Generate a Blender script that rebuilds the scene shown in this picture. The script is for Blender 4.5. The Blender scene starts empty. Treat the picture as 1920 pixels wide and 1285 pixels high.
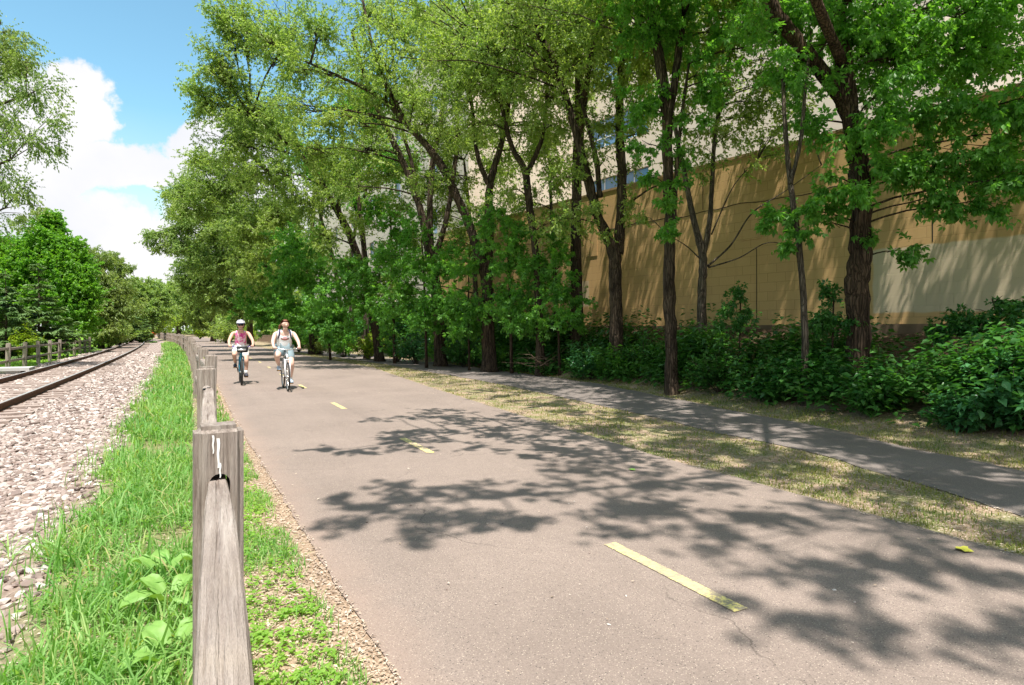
import bpy, bmesh, math, random
import numpy as np
from mathutils import Vector, Matrix, noise
R = math.radians
random.seed(7)
RNG = np.random.default_rng(11)
SC = bpy.context.scene
COL = SC.collection

# ------------------------------------------------------------------ camera
# world: +Y runs along the trail, +X to its right, the camera stands at (0,0,H)
F, HZ, H, A = 1150.0, 620.5, 1.40, R(27.63)
cA, sA = math.cos(A), math.sin(A)
cam_d = bpy.data.cameras.new('camera'); cam = bpy.data.objects.new('camera', cam_d); COL.objects.link(cam)
cam.location = (0, 0, H); cam.rotation_euler = (R(90), 0, -A)
cam_d.sensor_width = 36; cam_d.lens = 36*F/1920; cam_d.shift_y = -(642.5-HZ)/1920
cam_d.clip_start = 0.05; cam_d.clip_end = 3000
SC.camera = cam
SC.view_settings.view_transform = 'Standard'; SC.view_settings.look = 'None'
SC.view_settings.gamma = 1; SC.view_settings.exposure = 0.75

def W(px, py, Y):
    "a place at depth Y in front of the camera, seen at px, py of the photo"
    X = (px-960)/F*Y
    return Vector((X*cA+Y*sA, -X*sA+Y*cA, H+(HZ-py)/F*Y))

# ------------------------------------------------------------------ sun and sky
SX, SY = .14, .32
SUN_TO = Vector((SX, SY, -1)).normalized()
sd = bpy.data.lights.new('sun', 'SUN'); so = bpy.data.objects.new('sun', sd); COL.objects.link(so)
sd.energy = 5.0; sd.angle = R(.53); sd.color = (1, .955, .885)
so.rotation_euler = SUN_TO.to_track_quat('-Z', 'Y').to_euler()
wd = bpy.data.worlds.new('World'); SC.world = wd; wd.use_nodes = True
def build_world():
    nt = wd.node_tree; N = nt.nodes; L = nt.links; N.clear()
    out = N.new('ShaderNodeOutputWorld'); bg = N.new('ShaderNodeBackground')
    bg.inputs['Strength'].default_value = .105
    L.new(bg.outputs[0], out.inputs[0])
    sky = N.new('ShaderNodeTexSky'); sky.sky_type = 'NISHITA'; sky.sun_disc = False
    sky.sun_elevation = R(69); sky.sun_rotation = R(199); sky.air_density = 1.0; sky.dust_density = .4; sky.ozone_density = 2.0
    tint = N.new('ShaderNodeMix'); tint.data_type = 'RGBA'; tint.blend_type = 'MULTIPLY'; tint.inputs[0].default_value = 1
    L.new(sky.outputs[0], tint.inputs[6]); tint.inputs[7].default_value = (1.22, 1.58, 1.36, 1)
    tc = N.new('ShaderNodeTexCoord')
    nz = N.new('ShaderNodeTexNoise'); nz.inputs['Scale'].default_value = 9; nz.inputs['Detail'].default_value = 7; nz.inputs['Roughness'].default_value = .6
    L.new(tc.outputs['Generated'], nz.inputs['Vector'])
    sub = N.new('ShaderNodeVectorMath'); sub.operation = 'SUBTRACT'; sub.inputs[1].default_value = (.5, .5, .5)
    L.new(nz.outputs['Color'], sub.inputs[0])
    scl = N.new('ShaderNodeVectorMath'); scl.operation = 'SCALE'; scl.inputs['Scale'].default_value = .13
    L.new(sub.outputs[0], scl.inputs[0])
    add = N.new('ShaderNodeVectorMath'); add.operation = 'ADD'
    L.new(tc.outputs['Generated'], add.inputs[0]); L.new(scl.outputs[0], add.inputs[1])
    puffs = [(118,150,52),(95,215,85),(165,215,52),(60,300,110),(150,290,75),(215,300,62),(275,310,52),(330,300,50),(385,285,58),(440,290,80),
             (120,440,120),(210,450,90),(260,520,110),(330,500,90),(60,520,150),(20,210,120),(480,420,150),(1720,130,120),(1860,190,110),(1560,160,180),(2050,100,140),(-150,350,200)]
    cur = None
    dirs = [((W(px, py, 1.0)-Vector((0, 0, H))), r) for px, py, r in puffs]
    dirs = [(d.normalized(), r/F/d.length) for d, r in dirs]+[(Vector(d).normalized(), r) for d, r in (((0, -1, .55), .52), ((1, -.5, .8), .42), ((-1, -.8, .7), .42), ((1, .1, .5), .40), ((.1, -.2, 1), .24), ((-1, .1, .9), .30))]  # tail of the list: unseen clouds added to make the fill light whiter
    for (d, rr) in dirs:
        dist = N.new('ShaderNodeVectorMath'); dist.operation = 'DISTANCE'; dist.inputs[1].default_value = d
        L.new(add.outputs[0], dist.inputs[0])
        mr = N.new('ShaderNodeMapRange'); mr.interpolation_type = 'SMOOTHSTEP'
        mr.inputs[1].default_value = rr*1.12; mr.inputs[2].default_value = rr*.80; mr.inputs[3].default_value = 0; mr.inputs[4].default_value = 1
        L.new(dist.outputs['Value'], mr.inputs[0])
        if cur is None: cur = mr.outputs[0]
        else:
            m = N.new('ShaderNodeMath'); m.operation = 'MAXIMUM'; L.new(cur, m.inputs[0]); L.new(mr.outputs[0], m.inputs[1]); cur = m.outputs[0]
    # thin haze bank low on the horizon
    sx = N.new('ShaderNodeSeparateXYZ'); L.new(tc.outputs['Generated'], sx.inputs[0])
    hz = N.new('ShaderNodeMapRange'); hz.inputs[1].default_value = .30; hz.inputs[2].default_value = .02; hz.inputs[3].default_value = 0; hz.inputs[4].default_value = .8
    L.new(sx.outputs['Z'], hz.inputs[0])
    m = N.new('ShaderNodeMath'); m.operation = 'MAXIMUM'; L.new(cur, m.inputs[0]); L.new(hz.outputs[0], m.inputs[1])
    mix = N.new('ShaderNodeMix'); mix.data_type = 'RGBA'
    L.new(m.outputs[0], mix.inputs[0]); L.new(tint.outputs[2], mix.inputs[6])
    nz2 = N.new('ShaderNodeTexNoise'); nz2.inputs['Scale'].default_value = 5; nz2.inputs['Detail'].default_value = 5
    L.new(tc.outputs['Generated'], nz2.inputs['Vector'])
    cr = N.new('ShaderNodeValToRGB'); cr.color_ramp.elements[0].position = .35; cr.color_ramp.elements[0].color = (5.0, 5.15, 5.5, 1)
    cr.color_ramp.elements[1].position = .6; cr.color_ramp.elements[1].color = (6.0, 5.9, 6.0, 1)
    L.new(nz2.outputs['Fac'], cr.inputs[0]); L.new(cr.outputs[0], mix.inputs[7])
    L.new(mix.outputs[2], bg.inputs['Color'])
build_world()

# ------------------------------------------------------------------ tagging and mesh helpers
def tag(o, label=None, cat=None, group=None, kind=None):
    if label: o['label'] = label
    if cat: o['category'] = cat
    if group: o['group'] = group
    if kind: o['kind'] = kind
    return o
def empty(name, loc=(0, 0, 0), rz=0):
    o = bpy.data.objects.new(name, None); COL.objects.link(o); o.location = loc; o.rotation_euler = (0, 0, rz); o.empty_display_size = .1
    return o
def link(name, me, mat=None, parent=None, smooth=None):
    o = bpy.data.objects.new(name, me); COL.objects.link(o)
    if mat is not None and not me.materials: me.materials.append(mat)
    if smooth is not None: me.polygons.foreach_set('use_smooth', np.full(len(me.polygons), bool(smooth)))
    if parent is not None: o.parent = parent
    return o
def np_mesh(name, verts, polys, attr=None):
    "verts Nx3; polys: list of integer arrays (n, k); attr: dict name -> per-face values"
    me = bpy.data.meshes.new(name)
    verts = np.asarray(verts, np.float32)
    me.vertices.add(len(verts)); me.vertices.foreach_set('co', verts.ravel())
    polys = [np.asarray(p, np.int32) for p in polys if len(p)]
    nl = sum(p.size for p in polys); nf = sum(len(p) for p in polys)
    me.loops.add(nl); me.polygons.add(nf)
    me.loops.foreach_set('vertex_index', np.concatenate([p.ravel() for p in polys]))
    tot = np.concatenate([np.full(len(p), p.shape[1], np.int32) for p in polys])
    st = np.concatenate([[0], np.cumsum(tot)[:-1]]).astype(np.int32)
    me.polygons.foreach_set('loop_start', st)
    me.update(calc_edges=True)
    if attr:
        for k, v in attr.items():
            dom = 'FACE' if len(v) == nf else 'POINT'
            a = me.attributes.new(k, 'FLOAT', dom); a.data.foreach_set('value', np.asarray(v, np.float32))
    return me
class MB:
    "collects tubes, lofts and boxes for ONE mesh"
    def __init__(s): s.v = []; s.q = []; s.t = []; s.n = 0
    def add(s, v, q=(), t=()):
        v = np.asarray(v, float); s.v.append(v)
        if len(q): s.q.append(np.asarray(q, int)+s.n)
        if len(t): s.t.append(np.asarray(t, int)+s.n)
        s.n += len(v)
    def loft(s, rings, cap=True, close=True):
        m = len(rings); n = len(rings[0]); v = np.concatenate([np.asarray(r, float) for r in rings])
        q = []
        for i in range(m-1):
            for j in range(n if close else n-1):
                k = (j+1) % n
                q.append((i*n+j, i*n+k, (i+1)*n+k, (i+1)*n+j))
        t = []
        if cap:
            c0 = len(v); v = np.vstack([v, np.mean(rings[0], axis=0), np.mean(rings[-1], axis=0)])
            for j in range(n):
                k = (j+1) % n
                t.append((c0, k, j)); t.append((c0+1, (m-1)*n+j, (m-1)*n+k))
        s.add(v, q, t)
    def tube(s, pts, rad, n=6, cap=True, wob=0.0):
        pts = np.asarray(pts, float); rad = np.broadcast_to(np.asarray(rad, float), (len(pts),))
        tan = np.gradient(pts, axis=0); tan /= np.linalg.norm(tan, axis=1)[:, None]+1e-9
        ref = np.array([1., 0, 0]) if abs(tan[0][0]) < .8 else np.array([0, 1., 0])
        u = np.cross(tan[0], ref); u /= np.linalg.norm(u); rings = []
        ang = np.arange(n)/n*2*math.pi
        for i in range(len(pts)):
            u = u-tan[i]*np.dot(u, tan[i]); u /= np.linalg.norm(u)+1e-9; w = np.cross(tan[i], u)
            r = rad[i]*(1+(RNG.uniform(-wob, wob, n) if wob else 0))
            r = np.broadcast_to(r, (n,))
            rings.append(pts[i]+np.outer(np.cos(ang)*r, u)+np.outer(np.sin(ang)*r, w))
        s.loft(rings, cap)
    def box(s, c, d, M=None):
        x, y, z = [k/2 for k in d]
        v = np.array([(-x,-y,-z),(x,-y,-z),(x,y,-z),(-x,y,-z),(-x,-y,z),(x,-y,z),(x,y,z),(-x,y,z)])
        if M is not None: v = v@np.array(M.to_3x3()).T
        s.add(v+np.asarray(c, float), [(0,3,2,1),(4,5,6,7),(0,1,5,4),(1,2,6,5),(2,3,7,6),(3,0,4,7)])
    def mesh(s, name):
        pol = []
        if s.q: pol.append(np.concatenate(s.q))
        if s.t: pol.append(np.concatenate(s.t))
        return np_mesh(name, np.concatenate(s.v), pol)
    def build(s, name, mat, parent=None, smooth=True):
        return link(name, s.mesh(name), mat, parent, smooth)

# ------------------------------------------------------------------ materials
class NT:
    def __init__(s, name):
        s.m = bpy.data.materials.new(name); s.m.use_nodes = True; s.t = s.m.node_tree; s.t.nodes.clear()
        s.out = s.n('OutputMaterial')
    def n(s, kind, **kw):
        x = s.t.nodes.new('ShaderNode'+kind)
        for k, v in kw.items(): setattr(x, k, v)
        return x
    def l(s, a, b): s.t.links.new(a, b)
    def coord(s, which='Object', scale=(1, 1, 1), rot=(0, 0, 0)):
        tc = s.n('TexCoord'); mp = s.n('Mapping'); mp.inputs['Scale'].default_value = scale; mp.inputs['Rotation'].default_value = rot
        s.l(tc.outputs[which], mp.inputs[0]); return mp.outputs[0]
    def noise(s, vec, scale, detail=4, rough=.55):
        x = s.n('TexNoise'); x.inputs['Scale'].default_value = scale; x.inputs['Detail'].default_value = detail; x.inputs['Roughness'].default_value = rough
        s.l(vec, x.inputs['Vector']); return x.outputs['Fac']
    def ramp(s, fac, stops):
        x = s.n('ValToRGB'); e = x.color_ramp.elements
        while len(e) < len(stops): e.new(.5)
        for k, (p, c) in zip(e, stops): k.position = p; k.color = (*c, 1) if len(c) == 3 else c
        s.l(fac, x.inputs[0]); return x.outputs[0]
    def mix(s, fac, a, b, mode='MIX'):
        x = s.n('Mix'); x.data_type = 'RGBA'; x.blend_type = mode
        for i, v in ((0, fac), (6, a), (7, b)):
            if hasattr(v, 'is_linked'): s.l(v, x.inputs[i])
            else: x.inputs[i].default_value = v if i == 0 else (*v, 1)
        return x.outputs[2]
    def rng(s, v, a, b, c=0., d=1., smooth=False):
        x = s.n('MapRange')
        if smooth: x.interpolation_type = 'SMOOTHSTEP'
        for i, k in enumerate((a, b, c, d)): x.inputs[i+1].default_value = k
        s.l(v, x.inputs[0]); return x.outputs[0]
    def math(s, op, a, b=0.):
        x = s.n('Math', operation=op)
        for i, v in enumerate((a, b)):
            if hasattr(v, 'is_linked'): s.l(v, x.inputs[i])
            else: x.inputs[i].default_value = v
        return x.outputs[0]
    def attr(s, name):
        x = s.n('Attribute'); x.attribute_name = name; return x.outputs['Fac']
    def pbsdf(s, col, rough=.8, spec=.3, metal=0., bump=None, bstr=.3, bdist=.02):
        p = s.n('BsdfPrincipled')
        for i, v in (('Base Color', col), ('Roughness', rough), ('Metallic', metal), ('Specular IOR Level', spec)):
            if hasattr(v, 'is_linked'): s.l(v, p.inputs[i])
            else: p.inputs[i].default_value = (*v, 1) if i == 'Base Color' else v
        if bump is not None:
            b = s.n('Bump'); b.inputs['Strength'].default_value = bstr; b.inputs['Distance'].default_value = bdist
            s.l(bump, b.inputs['Height']); s.l(b.outputs[0], p.inputs['Normal'])
        return p
    def done(s, sh): s.l(sh.outputs[0], s.out.inputs[0]); return s.m
def plain(name, col, rough=.6, spec=.3, metal=0., var=.12, scale=30):
    t = NT(name); v = t.coord(); f = t.noise(v, scale)
    c = t.mix(f, tuple(k*(1-var) for k in col), tuple(min(1, k*(1+var)) for k in col))
    return t.done(t.pbsdf(c, rough, spec, metal))
def leafmat(name, dark, mid, light, trans=.32, rough=.42, tcol=None):
    t = NT(name); c = t.ramp(t.attr('rnd'), [(0., dark), (.5, mid), (1., light)])
    if name == 'grass_blade': c = t.ramp(t.attr('rnd'), [(0., dark), (.45, mid), (.80, light), (.93, (.46, .42, .20)), (1., (.55, .45, .25))])
    trans = min(.55, trans*1.45)
    v = t.coord(); c = t.mix(t.rng(t.noise(v, .55, 3), .35, .7), c, t.mix(.5, c, (light[0]*1.15, light[1]*1.05, light[2]*.8)))
    p = t.pbsdf(c, rough, .35)
    tr = t.n('BsdfTranslucent')
    t.l(t.mix(1.0, c, tcol or (1.5, 1.55, .55), 'MULTIPLY'), tr.inputs['Color'])
    m = t.n('MixShader'); m.inputs[0].default_value = trans; t.l(p.outputs[0], m.inputs[1]); t.l(tr.outputs[0], m.inputs[2])
    return t.done(m)
M = {}
M['elm'] = leafmat('elm_leaf', (.125, .215, .055), (.230, .335, .090), (.38, .46, .17), .34, .42, (1.35, 1.5, .55))
M['box'] = leafmat('boxelder_leaf', (0.068, 0.192, 0.039), (0.116, 0.291, 0.054), (0.184, 0.399, 0.077), .36)
M['maple'] = leafmat('maple_leaf', (0.071, 0.202, 0.024), (0.119, 0.297, 0.036), (0.202, 0.404, 0.054), .34)
M['birch'] = leafmat('birch_leaf', (.12, .20, .05), (.20, .30, .085), (.33, .40, .14), .30, .42, (1.3, 1.5, .6))
M['pale'] = leafmat('pale_leaf', (.11, .19, .05), (.19, .28, .085), (.31, .38, .15), .32)
M['lime'] = leafmat('lime_leaf', (.13, .22, .025), (.20, .31, .03), (.30, .38, .05), .34)
M['far'] = leafmat('far_leaf', (0.130, 0.227, 0.070), (0.216, 0.335, 0.108), (0.335, 0.443, 0.162), .30)
M['spruce'] = leafmat('spruce_needle', (.075, .15, .05), (.125, .23, .08), (.21, .32, .13), .14)
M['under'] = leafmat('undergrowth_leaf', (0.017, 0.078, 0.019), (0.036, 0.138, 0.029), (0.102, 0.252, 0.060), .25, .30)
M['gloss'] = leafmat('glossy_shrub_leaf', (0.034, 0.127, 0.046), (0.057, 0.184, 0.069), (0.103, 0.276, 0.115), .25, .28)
M['grass'] = leafmat('grass_blade', (.075, .22, .04), (.145, .355, .075), (.30, .46, .17), .30, .55)
M['turf'] = leafmat('dry_turf', (.07, .14, .022), (.15, .205, .04), (.36, .32, .12), .22, .6)
M['lawn'] = leafmat('lawn_grass', (.10, .21, .02), (.16, .29, .03), (.24, .36, .05), .3, .5)
M['weed'] = leafmat('broad_weed_leaf', (.16, .34, .05), (.22, .42, .07), (.30, .48, .11), .36, .5)
M['straw'] = leafmat('straw', (.22, .155, .115), (.47, .37, .295), (.70, .61, .53), .15, .7, (1., 1., 1.))
M['red'] = leafmat('red_blossom', (.30, .05, .02), (.40, .08, .02), (.5, .13, .04), .2)
def bark(name, a, b, sc=14):
    t = NT(name); v = t.coord(scale=(1, 1, .13)); f = t.noise(v, sc, 7, .7); g = t.noise(t.coord(scale=(1, 1, .35)), 3, 3)
    vo = t.n('TexVoronoi', feature='DISTANCE_TO_EDGE'); vo.inputs['Scale'].default_value = sc*1.5
    w = t.n('VectorMath', operation='ADD'); nn = t.n('TexNoise'); nn.inputs['Scale'].default_value = sc*.6; t.l(v, nn.inputs['Vector']); k = t.n('VectorMath', operation='SCALE'); k.inputs['Scale'].default_value = .12
    t.l(nn.outputs['Color'], k.inputs[0]); t.l(v, w.inputs[0]); t.l(k.outputs[0], w.inputs[1]); t.l(w.outputs[0], vo.inputs['Vector'])
    c = t.mix(t.rng(f, .36, .66), a, b); c = t.mix(t.rng(g, .45, .7, 0, .5), c, (b[0]*1.45, b[1]*1.4, b[2]*1.3))
    c = t.mix(t.rng(vo.outputs['Distance'], .10, .0, 0, .8), c, (a[0]*.6, a[1]*.6, a[2]*.6))  # furrow shade put into the colour, soft light barely draws it
    h = t.math('ADD', f, t.rng(vo.outputs['Distance'], 0, .22))
    return t.done(t.pbsdf(c, .92, .12, bump=h, bstr=1.0, bdist=.04))
M['bark'] = bark('elm_bark', (.030, .021, .015), (.150, .108, .077))
M['bark_grey'] = bark('grey_bark', (.055, .042, .032), (.22, .175, .135), 18)
M['bark_dark'] = bark('maple_bark', (.032, .020, .014), (.135, .088, .062), 13)
M['bark_white'] = bark('birch_bark', (.35, .30, .26), (.72, .68, .62), 6)
def wood(name, axis):
    t = NT(name); s = [9, 9, 9]; s[axis] = .55
    v = t.coord(scale=tuple(s)); f = t.noise(v, 3.5, 7, .7); s2 = [30, 30, 30]; s2[axis] = .8
    g = t.noise(t.coord(scale=tuple(s2)), 2.2, 4, .6); b = t.noise(t.coord(), 5, 3)
    c = t.ramp(f, [(.22, (.13, .095, .078)), (.5, (.335, .278, .243)), (.78, (.53, .465, .415))])
    c = t.mix(t.rng(g, .56, .70, 0, .75), c, (.10, .068, .05))
    c = t.mix(t.rng(b, .5, .8, 0, .35), c, (.44, .36, .28))
    return t.done(t.pbsdf(c, .88, .15, bump=t.math('ADD', f, t.math('MULTIPLY', g, -.7)), bstr=1.0, bdist=.02))
M['post'] = wood('weathered_post', 2); M['rail'] = wood('weathered_rail', 0)
M['stain'] = plain('white_dropping', (.80, .79, .77), .8)
# asphalt
def asphalt(name, base, red=0.):
    t = NT(name); v = t.coord()
    big = t.noise(v, .7, 4); mid = t.noise(v, 9, 5); fine = t.noise(v, 160, 3, .7)
    vo = t.n('TexVoronoi'); vo.inputs['Scale'].default_value = 125; t.l(v, vo.inputs['Vector'])
    c = t.mix(t.rng(big, .3, .7), tuple(k*.80 for k in base), tuple(k*1.16 for k in base))
    lane = t.noise(t.coord(scale=(1.1, .06, 1)), 1.6, 4, .6); c = t.mix(t.rng(lane, .42, .66, 0, .5), c, tuple(k*1.22 for k in base))
    blot = t.noise(v, 2.3, 3, .7); c = t.mix(t.rng(blot, .62, .74, 0, .35), c, tuple(k*.62 for k in base))
    c = t.mix(t.rng(mid, .3, .7, 0, .28), c, tuple(k*.72 for k in base))
    c = t.mix(t.rng(fine, .35, .65, 0, .75), c, tuple(k*1.5 for k in base), 'MIX') if False else t.mix(t.rng(fine, .36, .62, 0, .7), c, tuple(k*.52 for k in base))
    wn = t.n('TexWhiteNoise'); t.l(vo.outputs['Position'], wn.inputs[0])
    sp = t.math('MULTIPLY', t.rng(wn.outputs['Value'], .78, .86), t.rng(vo.outputs['Distance'], .40, .26))
    c = t.mix(t.math('MULTIPLY', sp, .72), c, (.50, .42, .34))
    sp2 = t.math('MULTIPLY', t.rng(wn.outputs['Value'], .08, .05), t.rng(vo.outputs['Distance'], .42, .3))
    c = t.mix(sp2, c, (.05, .045, .045))
    if red:
        e = t.math('ADD', t.attr('edge'), t.math('MULTIPLY', t.noise(v, 3.0, 5), .35))
        c = t.mix(t.rng(e, .44, .10, 0, .5), c, (.34, .24, .19))
    # hairline cracks
    w = t.n('VectorMath', operation='ADD'); nn = t.n('TexNoise'); nn.inputs['Scale'].default_value = 2.2; nn.inputs['Detail'].default_value = 6
    t.l(v, nn.inputs['Vector']); sc = t.n('VectorMath', operation='SCALE'); sc.inputs['Scale'].default_value = .55
    t.l(nn.outputs['Color'], sc.inputs[0]); t.l(v, w.inputs[0]); t.l(sc.outputs[0], w.inputs[1])
    ve = t.n('TexVoronoi', feature='DISTANCE_TO_EDGE'); ve.inputs['Scale'].default_value = .42; t.l(w.outputs[0], ve.inputs['Vector'])
    ck = t.math('MULTIPLY', t.rng(ve.outputs['Distance'], .0032, .0012), t.rng(t.noise(v, .8, 2), .47, .58))
    c = t.mix(t.math('MULTIPLY', ck, .5), c, (.055, .045, .04))
    return t.done(t.pbsdf(c, .9, .22, bump=t.math('ADD', fine, t.math('MULTIPLY', vo.outputs['Distance'], .6)), bstr=.45, bdist=.006))
M['path'] = asphalt('trail_asphalt', (.292, .230, .196), 1.)
M['walk'] = asphalt('walkway_asphalt', (.215, .182, .165))
def paint():
    t = NT('yellow_paint'); v = t.coord(); f = t.noise(v, 26, 6, .75); g = t.noise(v, 5, 3)
    wear = t.rng(t.math('ADD', f, t.math('MULTIPLY', g, .35)),   .70, .61)
    c = t.mix(wear, (.34, .28, .20), (.80, .66, .24))
    return t.done(t.pbsdf(c, .7, .3, bump=f, bstr=.3, bdist=.004))
M['paint'] = paint()
# ground zones by the distance u from the trail's own centre line
def groundmat():
    t = NT('ground'); v = t.coord(); u = t.attr('u'); bank = t.attr('bank')
    n1 = t.noise(v, 2.5, 5); n2 = t.noise(v, 22, 5, .7); n3 = t.noise(v, 90, 3, .7)
    uu = t.math('ADD', u, t.math('MULTIPLY', t.math('SUBTRACT', n1, .5), .5))
    straw = t.ramp(n2, [(.25, (.17, .11, .075)), (.5, (.40, .29, .205)), (.75, (.62, .51, .40))])
    straw = t.mix(t.rng(n3, .4, .7, 0, .6), straw, (.16, .10, .06))
    green = t.ramp(n2, [(.3, (.05, .12, .015)), (.7, (.12, .21, .03))])
    lawn = t.ramp(n1, [(.3, (.11, .23, .02)), (.7, (.19, .33, .035))])
    dust = t.ramp(n2, [(.25, (.17, .12, .095)), (.55, (.33, .25, .20)), (.8, (.46, .38, .32))])
    duff = t.ramp(n2, [(.3, (.035, .022, .014)), (.55, (.10, .065, .04)), (.78, (.24, .17, .11))])
    c = t.mix(t.rng(uu, -5.7, -5.2), lawn, dust)
    c = t.mix(t.rng(uu, -.85, -.6), c, t.mix(.45, green, straw))
    c = t.mix(t.rng(uu, -.05, .25), c, straw)
    mixg = t.mix(t.rng(n1, .42, .6), straw, t.mix(.5, green, straw))
    c = t.mix(t.rng(u, 2., 3.), c, mixg)
    c = t.mix(t.rng(t.math('ADD', bank, t.math('MULTIPLY', t.math('SUBTRACT', n1, .5), .5)), .35, .9), c, duff)
    return t.done(t.pbsdf(c, .95, .1, bump=t.math('ADD', n2, n3), bstr=.6, bdist=.02))
M['ground'] = groundmat()
def ballastmat():
    t = NT('ballast'); v = t.coord(); vo = t.n('TexVoronoi'); vo.inputs['Scale'].default_value = 20; t.l(v, vo.inputs['Vector'])
    wn = t.n('TexWhiteNoise'); t.l(vo.outputs['Position'], wn.inputs[0]); n1 = t.noise(v, 1.2, 4)
    c = t.ramp(wn.outputs['Value'], [(0, (.22, .15, .125)), (.4, (.45, .35, .31)), (.75, (.62, .54, .50)), (1, (.74, .69, .65))])
    c = t.mix(t.rng(vo.outputs['Distance'], .3, .62, 0, .8), c, (.13, .085, .065))
    c = t.mix(t.rng(n1, .48, .68, 0, .5), c, (.30, .22, .17))
    return t.done(t.pbsdf(c, .95, .15, bump=vo.outputs['Distance'], bstr=-1.0 if False else 1.0, bdist=.03))
M['ballast'] = ballastmat()
def stonemat():
    t = NT('crushed_stone'); c = t.ramp(t.attr('rnd'), [(0, (.10, .08, .072)), (.3, (.235, .182, .16)), (.65, (.38, .315, .28)), (1, (.63, .58, .535))])
    n = t.noise(t.coord(), 60, 4); c = t.mix(t.rng(n, .4, .7, 0, .3), c, (.33, .22, .18))
    return t.done(t.pbsdf(c, .9, .2))
M['stone'] = stonemat()
M['steel'] = plain('rail_steel', (.42, .40, .38), .45, .5, .3)
M['rust'] = plain('rusty_web', (.115, .062, .042), .85, .2, 0, .35, 12)
t_ = NT('tie_wood'); _v = t_.coord(scale=(.6, 14, 6)); _f = t_.noise(_v, 3, 6, .7)
M['tie'] = t_.done(t_.pbsdf(t_.ramp(_f, [(.25, (.17, .125, .105)), (.55, (.37, .295, .255)), (.8, (.54, .46, .41))]), .9, .15, bump=_f, bstr=.6))
# the block wall: courses, faint joints, a repainted pale patch
def wallmat():
    t = NT('painted_block'); v = t.coord()           # local: x along the wall, z up
    br = t.n('TexBrick'); mp = t.n('Mapping'); mp.inputs['Rotation'].default_value = (R(90), 0, 0)
    t.l(v, mp.inputs[0]); t.l(mp.outputs[0], br.inputs['Vector'])
    br.inputs['Scale'].default_value = 1; br.inputs['Brick Width'].default_value = .49; br.inputs['Row Height'].default_value = .243
    br.inputs['Mortar Size'].default_value = .006; br.inputs['Mortar Smooth'].default_value = .3; br.offset = .5
    br.inputs['Color1'].default_value = (.51, .325, .145, 1); br.inputs['Color2'].default_value = (.485, .305, .135, 1); br.inputs['Mortar'].default_value = (.36, .225, .095, 1)
    n1 = t.noise(v, .8, 4); n2 = t.noise(v, 45, 3); st = t.noise(t.coord(scale=(2.2, 1, .25)), 1.5, 4)
    c = t.mix(t.rng(n1, .3, .7, 0, .30), br.outputs['Color'], (.43, .26, .105))
    c = t.mix(t.rng(st, .55, .75, 0, .25), c, (.27, .16, .07))
    pv = t.n('VectorMath', operation='ADD'); pn = t.n('TexNoise'); pn.inputs['Scale'].default_value = 3; pn.inputs['Detail'].default_value = 5; t.l(v, pn.inputs['Vector']); pk = t.n('VectorMath', operation='SCALE'); pk.inputs['Scale'].default_value = .10; t.l(pn.outputs['Color'], pk.inputs[0]); t.l(v, pv.inputs[0]); t.l(pk.outputs[0], pv.inputs[1])
    sx = t.n('SeparateXYZ'); t.l(pv.outputs[0], sx.inputs[0])
    def patch(x0, x1, z0, z1):
        a = t.math('MULTIPLY', t.rng(sx.outputs['X'], x0-.02, x0+.02), t.rng(sx.outputs['X'], x1+.02, x1-.02))
        b = t.math('MULTIPLY', t.rng(sx.outputs['Z'], z0-.02, z0+.02), t.rng(sx.outputs['Z'], z1+.02, z1-.02))
        return t.math('MULTIPLY', a, b)
    br2 = t.mix(.75, c, (.50, .44, .33))
    c = t.mix(t.math('MULTIPLY', patch(-8, .64, 1.85, 3.3), .95), c, br2)
    c = t.mix(t.math('MULTIPLY', patch(10.0, 11.1, 2.3, 3.2), .6), c, br2)
    h = t.math('ADD', t.math('MULTIPLY', br.outputs['Fac'], -1.0), t.math('MULTIPLY', n2, .25))
    return t.done(t.pbsdf(c, .75, .25, bump=h, bstr=.5, bdist=.012))
M['block'] = wallmat()
M['cap'] = plain('wall_cap', (.30, .20, .10), .7)
M['footing'] = plain('stained_footing', (.16, .11, .07), .9, .1, 0, .3, 6)
M['dark'] = plain('dark_gap', (.02, .018, .015), .9)
M['cream'] = plain('cream_panel', (.64, .55, .44), .7, .25, 0, .05, .6)
M['glass'] = NT('tinted_glass'); _t = M['glass']
M['glass'] = _t.done(_t.pbsdf(_t.mix(_t.noise(_t.coord(), .5), (.06, .17, .34), (.10, .26, .46)), .08, .8))
M['mullion'] = plain('white_mullion', (.72, .72, .70), .5)
M['concrete'] = plain('concrete', (.48, .47, .46), .85, .2, 0, .2, 8)
M['stick'] = plain('dead_stick', (.17, .12, .085), .9, .1, 0, .4, 20)

# ------------------------------------------------------------------ plan of the place
def lerp(tab, s):
    a = np.array(tab, float); return np.interp(s, a[:, 0], a[:, 1])
def cv(s):
    s = np.asarray(s, float); d = np.maximum(s-12, 0); return np.where(d < 190, -.00036*d*d, -.00036*190*190-.137*(d-190))
PL = [(-30, .8), (2.4, .72), (5.2, .68), (11, .60), (18, .60), (45, .75), (90, .0), (150, -2.6), (260, -18), (400, -38)]
PR = [(-30, 4.4), (1.9, 4.56), (5.5, 4.6), (9.2, 4.83), (14.6, 5.25), (23, 6.1), (38, 5.65), (59, 5.15), (90, 4.6), (150, 2.2), (260, -13), (400, -33)]
WL = [(-30, 3.0), (-6, 4.55), (0, 5.15), (2.3, 5.58), (4.3, 6.22), (8, 6.63), (13.6, 7.15), (22, 7.17), (31.7, 6.79), (44, 5.9), (52, 5.0)]
WR = [(-30, 5.0), (-6, 5.8), (0, 6.7), (3, 7.32), (6.2, 8.12), (13.3, 9.5), (21, 9.67), (33.6, 8.93), (48.5, 7.7), (60, 6.0), (100, 5.6), (160, 3.6), (260, -11), (400, -31)]
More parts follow.
